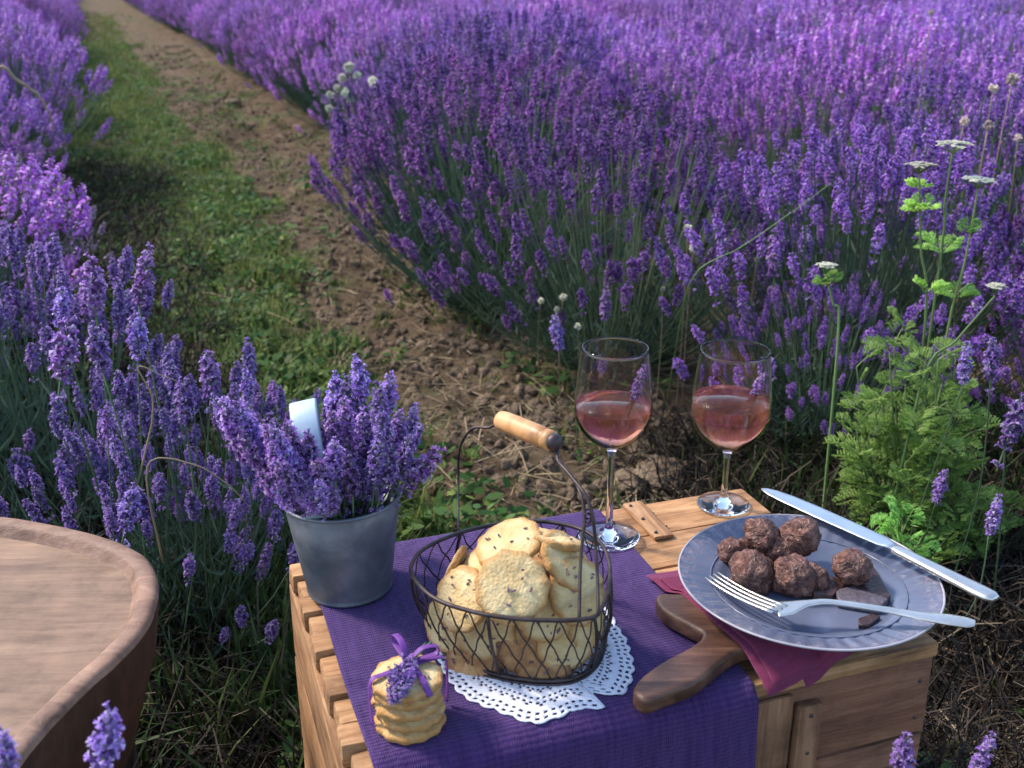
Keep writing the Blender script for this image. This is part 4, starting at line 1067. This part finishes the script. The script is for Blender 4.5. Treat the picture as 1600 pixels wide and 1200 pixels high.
# plate
PZ = BT + .0055
pc = P(1262, 905, PZ + .015)
pr_ = .5 * (P(1468, 930, PZ + .018) - P(1056, 870, PZ + .018)).length
pl = empty('dinner_plate', Vector((pc.x, pc.y, PZ)), 0, 'blue grey glazed dinner plate with embossed rim holding truffles', 'plate')
k_ = pr_ / .135
pprof = [(0, .0035), (.05, .0035), (.078, .0036), (.086, .0055), (.0905, .0085), (.095, .0098), (.104, .0115), (.116, .0145), (.126, .0170), (.1315, .0186), (.1342, .0196), (.135, .0190), (.1345, .0178), (.126, .0140), (.104, .0085), (.090, .0045), (.080, .0012), (.076, 0), (.072, .0004), (.070, .0018), (0, .0018)]
def emb(r_, z_, a, i):
    q_ = i
    if 6 <= i <= 9: z_ += .0009 * math.cos(a * 44) * (1 if i in (7, 8) else .6)
    if i in (10, 11): r_ += .0006 * math.cos(a * 88)
    return r_ * k_, z_
pm = [(0, .0035), (.03, .0035)] + pprof[1:]
lathe('plate_body', pprof, M_PLATE, pl, seg=264, fn=emb)
tubes('worn_edge', [([(.1347 * k_ * math.cos(a), .1347 * k_ * math.sin(a), .0192) for a in np.linspace(0, 2 * math.pi, 120, endpoint=False)], .0011, True)], M_PLATE_E, pl, seg=6)
bd = []
for a in np.linspace(0, 2 * math.pi, 120, endpoint=False): pass
tubes('embossed_line', [([(.1005 * k_ * math.cos(a), .1005 * k_ * math.sin(a), .0112) for a in np.linspace(0, 2 * math.pi, 120, endpoint=False)], .0009, True)], M_PLATE, pl, seg=5)
FL = PZ + .0037                          # plate floor

# ------------------------------------------------------------------ truffles and chocolate
def truffle(seed):
    bm = bmesh.new(); bmesh.ops.create_icosphere(bm, subdivisions=4, radius=1); of = Vector((seed * 5.3, 1, 2))
    for v in bm.verts: v.co *= 1 + .24 * mn.noise(v.co * 1.4 + of) + .13 * mn.noise(v.co * 4.2 + of) + .07 * mn.noise(v.co * 8 + of) + .02 * mn.noise(v.co * 17 + of)
    me = bpy.data.meshes.new('truffle'); bm.to_mesh(me); bm.free(); me.polygons.foreach_set('use_smooth', [True] * len(me.polygons)); me.materials.append(M_TRUFFLE); return me
TM = [truffle(i) for i in range(5)]
TG = 'chocolate truffles on the plate'
for px, py, r_px, k, lab in (
    (1145, 862, 24, 0, 'small truffle at the far left edge of the heap on the plate'),
    (1174, 893, 34, 1, 'big smooth truffle at the left front, beside the fork tines'),
    (1190, 838, 28, 2, 'truffle on top of the heap at the back left'),
    (1166, 862, 22, 3, 'truffle tucked between the far left one and the heap'),
    (1222, 862, 26, 4, 'crumbly truffle in the middle of the heap'),
    (1250, 838, 31, 0, 'dark rough truffle at the back right of the heap'),
    (1238, 900, 33, 1, 'rounded truffle at the front middle of the heap'),
    (1272, 905, 24, 2, 'shaded truffle at the right foot of the heap'),
    (1331, 886, 29, 3, 'single truffle lying apart on the chocolate piece')):
    zc = FL + .020; p = P(px, py, zc); r_ = r_px * dep(p, zc)
    zc = FL + r_ * .86 + (.016 if py < 842 else 0) + (.006 if k == 4 else 0) + (.007 if px == 1331 else 0); p = P(px, py, zc)
    o = link('truffle', TM[k]); o.location = p; o.scale = (r_ * 1.04, r_, r_ * .92); o.rotation_euler = (rnd.random(), rnd.random(), rnd.random() * 6); tag(o, lab, 'truffle', TG)
def choc(pix, h, label, break_=True):
    o0 = [P(x, y, FL + h) for x, y in pix]; c = sum(o0, Vector()) / len(o0); c.z = FL
    o = slab('chocolate_piece', o0, FL + .0003, FL + h, M_CHOC, .0012, None, c); tag(o, label, 'chocolate')
    return o
choc([(1295, 905), (1350, 872), (1365, 884), (1392, 930), (1378, 944), (1330, 940)][::-1], .008, 'broken dark chocolate wedge under the single truffle')
ch2 = choc([(1305, 921), (1330, 915), (1388, 935), (1375, 947), (1310, 936)][::-1], .0095, 'greyish broken slab of chocolate next to the fork'); ch2.data.materials[0] = M_CHOCT
choc([(1262, 912), (1300, 898), (1322, 912), (1300, 930), (1272, 926)][::-1], .010, 'dark chocolate chunk between the heap and the single truffle')
choc([(1342, 965), (1362, 958), (1376, 962), (1356, 978), (1342, 976)][::-1], .005, 'tiny flake of dark chocolate beside the fork handle')

# ------------------------------------------------------------------ fork and knife
RIMZ = PZ + .0196
def fork():
    # along the fork: tines touch the plate, neck arches, handle rests on the rim and sticks out
    t0 = P(1112, 900, RIMZ - .003); n0 = P(1212, 952, RIMZ + .002); e0 = P(1524, 974, RIMZ + .013)
    fk = empty('fork', n0, 0, 'silver dinner fork with its handle over the right rim of the plate', 'fork')
    rl = lambda p: Vector(p) - n0
    pts_ = [n0, P(1232, 950, RIMZ + .003), P(1262, 943, RIMZ + .006), P(1300, 941, RIMZ + .0075), P(1380, 952, RIMZ + .008), P(1440, 963, RIMZ + .0095), P(1480, 968, RIMZ + .011), P(1512, 973, RIMZ + .012), e0]
    wd = [.0118, .0105, .0042, .0032, .0040, .0062, .0085, .0078, .0035]; th = [.0011, .0013, .0018, .0019, .0016, .0014, .0013, .0012, .001]
    # smooth interpolation of path and widths
    sp_ = smooth_path(pts_, 5); ww = np.interp(np.linspace(0, 8, len(sp_)), range(9), wd); tt = np.interp(np.linspace(0, 8, len(sp_)), range(9), th)
    loft('handle', [(rl(p), float(a_), float(b1)) for p, a_, b1 in zip(sp_, ww, tt)], M_SILVER, fk, seg=12)
    ax = (n0 - t0).normalized(); sdv = Vector((0, 0, 1)).cross(ax).normalized()
    L = (n0 - t0).length
    for k in range(4):
        off = sdv * (-.0086 + k * .00573); ps = []
        for t_ in np.linspace(0, 1, 9):
            p = n0 + ax * (-L * t_) + off * (1 - .06 * t_) + Vector((0, 0, -.004 * math.sin(t_ * 2.4) + .0035 * t_ * t_ + .002 * (1 - t_)))
            ps.append((rl(p + ax * .004 * (1 - t_)), .0017 - .0009 * t_, .0011 - .0003 * t_))
        loft('tine', ps, M_SILVER, fk, side=sdv, seg=8)
fork()
def knife():
    zt = TOP + .012
    tipp = P(1190, 764, RIMZ + .006); m1 = P(1395, 856, RIMZ + .0062); e0 = P(1556, 936, RIMZ + .012)
    kf = empty('table_knife', m1, 0, 'pale steel table knife lying across the back right rim of the plate', 'knife')
    rl = lambda p: Vector(p) - m1
    ax = (m1 - tipp).normalized(); sdv = Vector((0, 0, 1)).cross(ax).normalized()
    ts = [0, .03, .08, .2, .4, .6, .8, .92, .97, 1]; wv = [.0012, .005, .0078, .0102, .0112, .0112, .0108, .0100, .006, .0045]
    loft('blade', [(rl(tipp.lerp(m1, t_) - sdv * (.0012 - w_) * .35), w_, .0009 if t_ < .93 else .002) for t_, w_ in zip(ts, wv)], M_BLADE, kf, side=sdv, seg=10, power=.8)
    hs_ = [0, .03, .08, .3, .6, .85, .95, 1]; hw = [.0045, .0062, .0068, .0072, .0084, .0096, .0085, .005]
    loft('handle', [(rl((m1 + ax * .0008).lerp(e0, t_)), w_, .0034 if t_ < .97 else .002) for t_, w_ in zip(hs_, hw)], M_SILVER, kf, side=sdv, seg=14, power=.75)
knife()

# ------------------------------------------------------------------ wooden stool
STZ = .345
so_px = [(-330, 880), (-200, 815), (-60, 798), (0, 803), (60, 812), (110, 822), (160, 835), (205, 852), (235, 874), (247, 908), (240, 950), (222, 985), (185, 1025), (140, 1065), (95, 1110), (50, 1160), (15, 1205), (-60, 1290), (-200, 1350), (-340, 1300), (-390, 1050)]
so = smooth_path([P(x, y, STZ) for x, y in so_px], 6, True); sc0 = sum(so, Vector()) / len(so); sc0.z = 0
stl = empty('wooden_stool', sc0, 0, 'rounded solid wooden stool with raised rim in the lower left corner', 'stool')
def offs(k, dr, z_): 
    p = so[k] - sc0; p.z = 0; a_ = so[(k + 1) % len(so)] - so[k - 1]; a_.z = 0; nrm_ = Vector((a_.y, -a_.x, 0)).normalized()
    if nrm_.dot(p) < 0: nrm_ = -nrm_
    q_ = p + nrm_ * dr; return (q_.x, q_.y, z_)
seatprof = [(-.0260, STZ - .013), (-.0225, STZ - .0095), (-.0195, STZ - .003), (-.016, STZ - .0003), (-.006, STZ), (-.002, STZ - .002), (0, STZ - .007), (-.0012, STZ - .018), (-.008, STZ - .06), (-.020, STZ - .10), (-.036, STZ - .15), (-.052, STZ - .19), (-.08, STZ - .20)]
v = []; f = []; ns = len(so); npf = len(seatprof)
for k in range(ns):
    for dr, z_ in seatprof: v.append(Vector(offs(k, dr, z_)) + Vector((0, 0, .0007 * mn.noise(Vector((k * .25, dr * 50, 0))))))
for k in range(ns):
    k2 = (k + 1) % ns
    for i in range(npf - 1): f.append((k * npf + i, k2 * npf + i, k2 * npf + i + 1, k * npf + i + 1))
f.append(tuple(k * npf + npf - 1 for k in range(ns)))
f1 = [q_ for i_, q_ in enumerate(f[:-1]) if i_ % (npf - 1) < 6]; f2 = [q_ for i_, q_ in enumerate(f[:-1]) if i_ % (npf - 1) >= 6] + [f[-1]]
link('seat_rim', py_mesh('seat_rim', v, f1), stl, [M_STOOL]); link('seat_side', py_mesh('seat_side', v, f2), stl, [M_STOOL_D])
v = [Vector((0, 0, STZ - .0135))]; f = []
rings_ = (.15, .35, .55, .75, .9, 1.0)
for q_ in rings_:
    for k in range(ns):
        a_ = Vector(offs(k, -.0258, 0)); v.append(Vector((a_.x * q_, a_.y * q_, STZ - .0150 + .0025 * q_ ** 3 + .0008 * mn.noise(a_ * q_ * 12))))
for k in range(ns):
    k2 = (k + 1) % ns; f.append((0, 1 + k, 1 + k2))
    for i in range(len(rings_) - 1): f.append((1 + i * ns + k, 1 + (i + 1) * ns + k, 1 + (i + 1) * ns + k2, 1 + i * ns + k2))
link('seat_panel', py_mesh('seat_panel', v, f), stl, [M_STOOL_IN])
for dx, dy in ((.02, .10), (-.02, -.14), (-.14, .12), (-.14, -.14)):
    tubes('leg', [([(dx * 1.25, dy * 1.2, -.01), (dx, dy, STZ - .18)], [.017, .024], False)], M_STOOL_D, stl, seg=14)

# ------------------------------------------------------------------ sprigs in the foreground
def fsprig(px, py, y, dirv, s_, label, k=None, gx=0, gy=0):
    tip = D(px, py, y); sprig(tip, dirv, Vector((tip.x + gx, tip.y + gy, float(gz(tip.x + gx, tip.y + gy)))), s_, label, None, k, .02)
fsprig(155, 1215, .545, (.25, .1, 1), .80, 'lavender spike poking up in front of the wooden stool', 2, .01)
fsprig(12, 1225, .50, (.05, .1, 1), .62, 'pale lavender spike tip in the bottom left corner of the picture', 1, .01)
fsprig(1405, 1222, .66, (.05, .1, 1), .82, 'lavender spike in front of the crate at the lower right', 0, .01)
fsprig(1520, 1215, .68, (.3, .1, 1), .6, 'faded lavender spike in the lower right corner of the picture', 3, .01)
NG = 'tall lavender spikes of the left clump'
for px, py, y, s_, k, lab in (
    (92, 510, 1.32, 1.0, 0, 'slim bright purple lavender spike at the left of the three tall ones'),
    (150, 490, 1.30, 1.15, 2, 'thick violet lavender spike in the middle of the three tall ones'),
    (217, 478, 1.30, 1.15, 3, 'pale topped lavender spike at the right of the three tall ones'),
    (95, 590, 1.22, 1.3, 2, 'broad bright purple lavender spike under the three tall ones'),
    (160, 580, 1.24, 1.1, 1, 'violet lavender spike beneath the thick middle spike'),
    (168, 685, 1.18, .7, 3, 'small round lavender head above the stool corner'),
    (195, 830, 1.12, 1.0, 2, 'purple lavender spike just behind the stool corner'),
    (290, 660, 1.20, 1.15, 0, 'full lavender spike left of the bucket bunch'),
    (330, 620, 1.25, 1.0, 2, 'leaning lavender spike pointing towards the path'),
    (388, 630, 1.28, .8, 1, 'thin pale lavender spike nearest to the bucket handle'),
    (215, 560, 1.3, 1.0, 1, 'greyish fading lavender spike below the pale topped one')):
    fsprig(px, py, y, (rnd.uniform(-.1, .35), rnd.uniform(-.2, .2), 1), s_, lab, k, rnd.uniform(-.08, .02), rnd.uniform(0, .05))
for px, py, y, s_, k, lab in (
    (1570, 700, 1.25, 1.1, 2, 'vivid purple lavender spike at the right edge beside the feathery plant'),
    (1548, 590, 1.32, 1.0, 0, 'long slim lavender spike above the vivid one at the right edge'),
    (1505, 600, 1.30, .85, 3, 'bluish lavender spike right of the feathery plant top'),
    (1462, 785, 1.30, .8, 1, 'lavender spike showing against the lower leaves of the feathery plant'),
    (1545, 835, 1.22, .8, 3, 'lavender spike low at the right above the knife handle'),
    (1210, 430, 1.95, 1.3, 2, 'dark purple lavender spike above the right wine glass'),
    (1262, 405, 1.95, 1.2, 0, 'lavender spike beside the foot of the leaning grass stem'),
    (875, 545, 1.95, 1.2, 1, 'deep purple lavender spike drooping left of the left wine glass'),
    (945, 500, 1.95, 1.0, 3, 'lavender spike directly above the left wine glass rim')):
    fsprig(px, py, y, (rnd.uniform(-.25, .25), rnd.uniform(-.2, .2), 1), s_, lab, k, rnd.uniform(-.02, .08), rnd.uniform(.02, .12))

# ------------------------------------------------------------------ feathery green plant
def frond(g, base, d_, L, up, rr, mat_i=1):
    d_ = Vector(d_).normalized(); side = d_.cross(up).normalized(); n_ = 9
    pts_ = [base + d_ * L * t_ + Vector((0, 0, -L * .28 * t_ * t_)) for t_ in np.linspace(0, 1, 6)]
    g.add(*tube_arrays(pts_, [.0011, .001, .0009, .0008, .0006, .0004], 3), 0)
    for i in range(n_):
        t_ = .22 + .78 * i / (n_ - 1); p = base + d_ * L * t_ + Vector((0, 0, -L * .28 * t_ * t_)); pl_ = L * .44 * (1.15 - t_) + .004
        for s_ in (1, -1):
            o = (side * s_ + d_ * .75 + up * rr.uniform(-.1, .35)).normalized()
            for q_ in (.35, .68, 1.0):
                c = p + o * pl_ * q_
                for s2 in (1, -1, 0):
                    o2 = (o + d_.lerp(side * s_, .4) * s2 * .9 + up * rr.uniform(-.1, .3)).normalized(); ll_ = pl_ * .46 * (1.25 - q_ * .6) + .002
                    w_ = side.cross(o2); w_ = (w_.normalized() if w_.length > .1 else up) * .0010; e_ = c + o2 * ll_; md_ = c + o2 * ll_ * .55
                    g.add([tuple(c), tuple(md_ + w_), tuple(e_), tuple(md_ - w_), tuple(md_ + up * .0008)], [(0, 1, 4), (1, 2, 4), (2, 3, 4), (3, 0, 4)], mat_i)
def feathery(label, px, py, y, top_px, seed, spread, nbr, group=None):
    rr = random.Random(seed); b0 = D(px, py, y); b0.z = float(gz(b0.x, b0.y)); tp = D(*top_px)
    e = empty('feathery_plant', b0, 0, label, 'leafy plant', group); gl = G(); gs = G()
    for k in range(nbr):
        u = (k + .5) / nbr; hgt = (tp.z - b0.z) * (.22 + .78 * u) * rr.uniform(.85, 1.02); a = rr.random() * 6.28; r_ = spread * (1 - u * .55) * rr.uniform(.5, 1.15)
        tipv = Vector(((tp.x - b0.x) * u + math.cos(a) * r_, (tp.y - b0.y) * u + math.sin(a) * r_ * .8, hgt))
        path = smooth_path([Vector((0, 0, 0)), tipv * .5 + Vector((math.cos(a), math.sin(a), 0)) * r_ * .2, tipv], 4)
        gs.add(*tube_arrays(path, [.0028 - .0018 * i / (len(path) - 1) for i in range(len(path))], 4), 0)
        for j in range(7):
            aj = rr.random() * 6.28; q_ = .62 + .38 * j / 6; p = path[min(int(q_ * (len(path) - 1)), len(path) - 1)]
            frond(gl, p, (math.cos(aj) + math.cos(a) * .5, math.sin(aj) + math.sin(a) * .5, rr.uniform(.3, 2.2)), rr.uniform(.034, .066) * rr.uniform(.8, 1.2), Vector((0, 0, 1)), rr)
    v_, t_, m_ = gl.arr(); me = np_mesh('leaves', v_, t_, m_)
    for x in (M_GSTEM, M_FERN): me.materials.append(x)
    link('leaves', me, e); link('stems', gs.mesh('stems', True), e, [M_GSTEM])
feathery('bright green feathery leaved plant growing right behind the knife', 1430, 840, 1.50, (1425, 505, 1.50), 5, .125, 40)
feathery('low pale feathery seedling behind the knife blade', 1395, 850, 1.36, (1390, 790, 1.36), 6, .05, 6)

# umbel flowers
def umbel(label, bpx, tip_px, y, r_, seed, leafy_at=(), head=True, group='white umbel flowers in the lavender'):
    rr = random.Random(seed); b0 = D(bpx[0], bpx[1], y); tp = D(tip_px[0], tip_px[1], y); gzv = float(gz(b0.x, b0.y))
    root = Vector((b0.x + (b0.x - tp.x) * .3, b0.y, gzv)); e = empty('umbel_flower', root, 0, label, 'umbel flower', group)
    pth = [p - root for p in smooth_path([root, b0, b0.lerp(tp, .5) + Vector((rr.uniform(-.004, .004), 0, 0)), tp], 5)]
    tubes('stem', [(pth, [.0024 - .001 * i / (len(pth) - 1) for i in range(len(pth))], False)], M_GSTEM, e, seg=5)
    g = G(); T_ = tp - root
    for k in range(20):
        a = rr.random() * 6.28; q_ = math.sqrt((k + .5) / 20); c = T_ + Vector((math.cos(a) * r_ * q_, math.sin(a) * r_ * q_, .012 + .004 * (1 - q_) + rr.uniform(-.001, .001)))
        g.add(*tube_arrays([T_, T_.lerp(c, .6) - Vector((0, 0, .001)), c], [.0008, .0006, .0005], 3), 0)
        for _ in range(10):
            f_ = c + Vector((rr.gauss(0, .0032), rr.gauss(0, .0032), rr.uniform(0, .002))); th = rr.random() * 3; u = Vector((math.cos(th), math.sin(th), rr.uniform(-.2, .2))) * .0034; w_ = Vector((-u.y, u.x, rr.uniform(-.0005, .0005)))
            g.add([tuple(f_ - u), tuple(f_ - w_), tuple(f_ + u), tuple(f_ + w_), tuple(f_ + Vector((0, 0, .001)))], [(0, 1, 4), (1, 2, 4), (2, 3, 4), (3, 0, 4)], 1)
    me = g.mesh('flower_head')
    for x in (M_GSTEM, M_WHITE): me.materials.append(x)
    link('flower_head', me, e)
    if leafy_at:
        gl = G()
        for u_, n_, L in leafy_at:
            p = b0.lerp(tp, u_) - root
            for _ in range(n_): frond(gl, p, (rr.uniform(-1, 1), rr.uniform(-1, 1), rr.uniform(.2, 1)), L * rr.uniform(.7, 1.2), Vector((0, 0, 1)), rr)
        me = gl.mesh('leaves')
        for x in (M_GSTEM, M_FERN): me.materials.append(x)
        link('leaves', me, e)
umbel('widest flat white umbel on a straight pale stem', (1470, 400), (1488, 240), 1.58, .025, 1, ((.05, 6, .04),))
umbel('small greenish umbel on the leaning stem at the right', (1480, 520), (1528, 295), 1.56, .017, 2, ((.25, 5, .035), (.7, 3, .03)))
umbel('pale ragged umbel left of the widest one, with leaves below its head', (1446, 500), (1436, 272), 1.56, .016, 3, ((.2, 5, .035), (.75, 6, .032), (.9, 4, .02)))
umbel('opening umbel bud at the upper right of the feathery plant', (1440, 600), (1555, 462), 1.45, .007, 4)
umbel('small green umbel beside the dark purple spike above the right glass', (1310, 520), (1290, 428), 1.60, .012, 5, ((.8, 5, .03),))

# pale round seed heads
def seed_head(px, py, y, r_, label, group, mat_=None, drop=70, dx=0):
    c = D(px, py, y); gzv = float(gz(c.x, c.y)); root = Vector((c.x + dx, c.y + .02, max(gzv, c.z - .30)))
    if c.z - .3 > gzv: root.z = gzv
    e = empty('seed_head', root, 0, label, 'seed head', group)
    tubes('stem', [([p - root for p in smooth_path([root, root.lerp(c, .6) + Vector((rnd.uniform(-.01, .01), 0, 0)), c], 4)], .0011, False)], M_STRAW, e, seg=4)
    g = G(); rr = random.Random(int(px * 7 + py))
    for _ in range(46):
        d_ = Vector((rr.gauss(0, 1), rr.gauss(0, 1), rr.gauss(.2, 1))).normalized(); s_ = d_.orthogonal().normalized() * r_ * .28; t2 = d_.cross(s_)
        b0 = (c - root) + d_ * r_ * .45; e_ = (c - root) + d_ * r_ * rr.uniform(.9, 1.15)
        g.add([tuple(b0 + s_), tuple(b0 - s_ * .5 + t2 * .8), tuple(b0 - s_ * .5 - t2 * .8), tuple(e_ + s_ * .6), tuple(e_ - s_ * .4 + t2 * .5), tuple(e_ - s_ * .4 - t2 * .5)], [(3, 4, 5), (0, 1, 4), (0, 4, 3), (1, 2, 5), (1, 5, 4), (2, 0, 3), (2, 3, 5)], 0)
    link('head', g.mesh('head'), e, [mat_ or M_WHITE])
for px, py, y, r_, lab in (
    (1075, 356, 2.1, .008, 'pale round seed head beside the upper stalk of the leaning grass stem'),
    (1083, 388, 2.1, .009, 'rusty white seed head under the pale round one'),
    (845, 470, 2.2, .007, 'seed head lowest at the shaded left corner of the near lavender bush'),
    (880, 465, 2.1, .008, 'seed head left of the wine glasses, upper of a close pair'),
    (871, 484, 2.1, .007, 'seed head left of the wine glasses, lower of a close pair'),
    (903, 510, 2.0, .007, 'seed head just above the rim of the left wine glass'),
    (1035, 452, 2.1, .006, 'small seed head between the two wine glasses'),
    (1183, 406, 2.1, .006, 'tiny green seed head left of the dark purple spike')):
    seed_head(px, py, y, r_, lab, 'pale seed heads in front of the near lavender', None)
for px, py, y, r_, lab in (
    (1545, 196, 2.1, .010, 'pink white flower head, larger of the pair near the right edge'),
    (1507, 190, 2.1, .009, 'pink white flower head, left one of the pair near the right edge'),
    (1591, 216, 2.1, .008, 'small pinkish flower head touching the right edge of the picture'),
    (1582, 124, 2.15, .012, 'topmost pinkish flower head at the right edge'),
    (1552, 138, 2.15, .009, 'pale flower head below and left of the topmost one'),
    (1455, 20, 2.6, .007, 'far pale dot of a flower head near the top of the picture')):
    seed_head(px, py, y, r_, lab, 'pinkish flower heads at the upper right', M_PINKW)
WG = 'pale flower heads of the tuft at the row corner'
for px, py, r_, lab in ((545, 105, .016, 'highest pale flower head of the tuft at the row corner'), (535, 122, .014, 'second highest pale head of the tuft at the row corner'), (558, 118, .013, 'pale head at the upper right of the corner tuft'), (541, 145, .016, 'biggest pale head in the middle of the corner tuft'), (549, 155, .014, 'pale head right under the biggest of the corner tuft'), (516, 148, .012, 'pale head at the far left of the corner tuft'), (527, 138, .012, 'pale head between the left and middle ones of the corner tuft'), (514, 170, .012, 'lowest left pale head of the corner tuft'), (583, 128, .016, 'blush head on the violet spikes right of the corner tuft'), (552, 190, .012, 'lowest pale head of the corner tuft near the soil')):
    seed_head(px, py, 3.3, r_ * .95, lab, WG)
# leaning pale grass stems and the curved dry stalk
def stalk(pix, y, r_, mat_, name, label, cat):
    ps = [D(x, yy, y + dy) for x, yy, dy in pix]; b0 = ps[0].copy(); sp_ = smooth_path(ps, 6)
    o = tubes(name, [([p - b0 + Vector((rnd.uniform(-1, 1), 0, rnd.uniform(-1, 1))) * r_ * .5 for p in sp_], [r_ * (1.15 - .8 * i / len(sp_)) for i in range(len(sp_))], False)], mat_, None, seg=5); o.location = b0; tag(o, label, cat)
b = D(1060, 440, 1.95); 
def ground_px(x, y_): d_ = D(x, 600, y_); return (x, 600, 0)
stalk([(1040, 640, .3), (1060, 520, .15), (1085, 430, 0), (1160, 385, 0), (1225, 340, 0), (1300, 285, 0)], 1.85, .0014, M_GSTEM, 'grass_stem', 'long pale green grass stem leaning right across the lavender', 'grass stem')
stalk([(-10, 330, .0), (-5, 118, 0), (30, 128, 0), (62, 152, 0), (78, 180, 0), (84, 205, 0)], 3.0, .006, M_STRAW, 'dry_stalk', 'curved pale dry stalk arching at the left edge', 'dry stalk')
stalk([(205, 790, .0), (240, 640, 0), (215, 575, 0), (250, 585, 0), (290, 602, 0)], 1.25, .0013, M_STRAW, 'dry_stalk', 'thin straw stalk bending right among the left lavender spikes', 'dry stalk')
stalk([(255, 880, .0), (230, 730, 0), (300, 725, 0), (360, 760, 0), (395, 800, 0)], 1.15, .0012, M_STRAW, 'dry_stalk', 'thin dry twig arching over the dark ground left of the bucket', 'dry stalk')
# big lumps of soil
def lump(px, py, r_, sd_, label):
    p = P(px, py, .02); me = clod(sd_, 4); o = link('soil_lump', me); o.location = (p.x, p.y, float(gz(p.x, p.y)) + r_ * .3); o.scale = (r_, r_, r_ * .8); o.rotation_euler = (0, 0, sd_)
    me.polygons.foreach_set('use_smooth', [True] * len(me.polygons)); tag(o, label, 'soil lump', 'large lumps of dry soil')
lump(1035, 735, .055, 21, 'largest lump of dry soil, between the stems of the two wine glasses')
lump(985, 745, .035, 22, 'lump of soil just right of the left glass stem')
lump(1005, 690, .028, 23, 'small soil lump above the largest one, between the glasses')
lump(700, 835, .016, 24, 'pebble sized pale clod at the back edge of the crate')
lump(365, 160, .05, 25, 'soil lump at the dark hollow in the far part of the path')
lump(440, 205, .045, 26, 'soil lump right of the dark hollow in the path')

# a plant's scattered objects sit on the soil; keep names plain
for o in list(bpy.data.objects):
    if o.name.startswith(('lavender_field_kind', 'soil_clods_kind')): pass
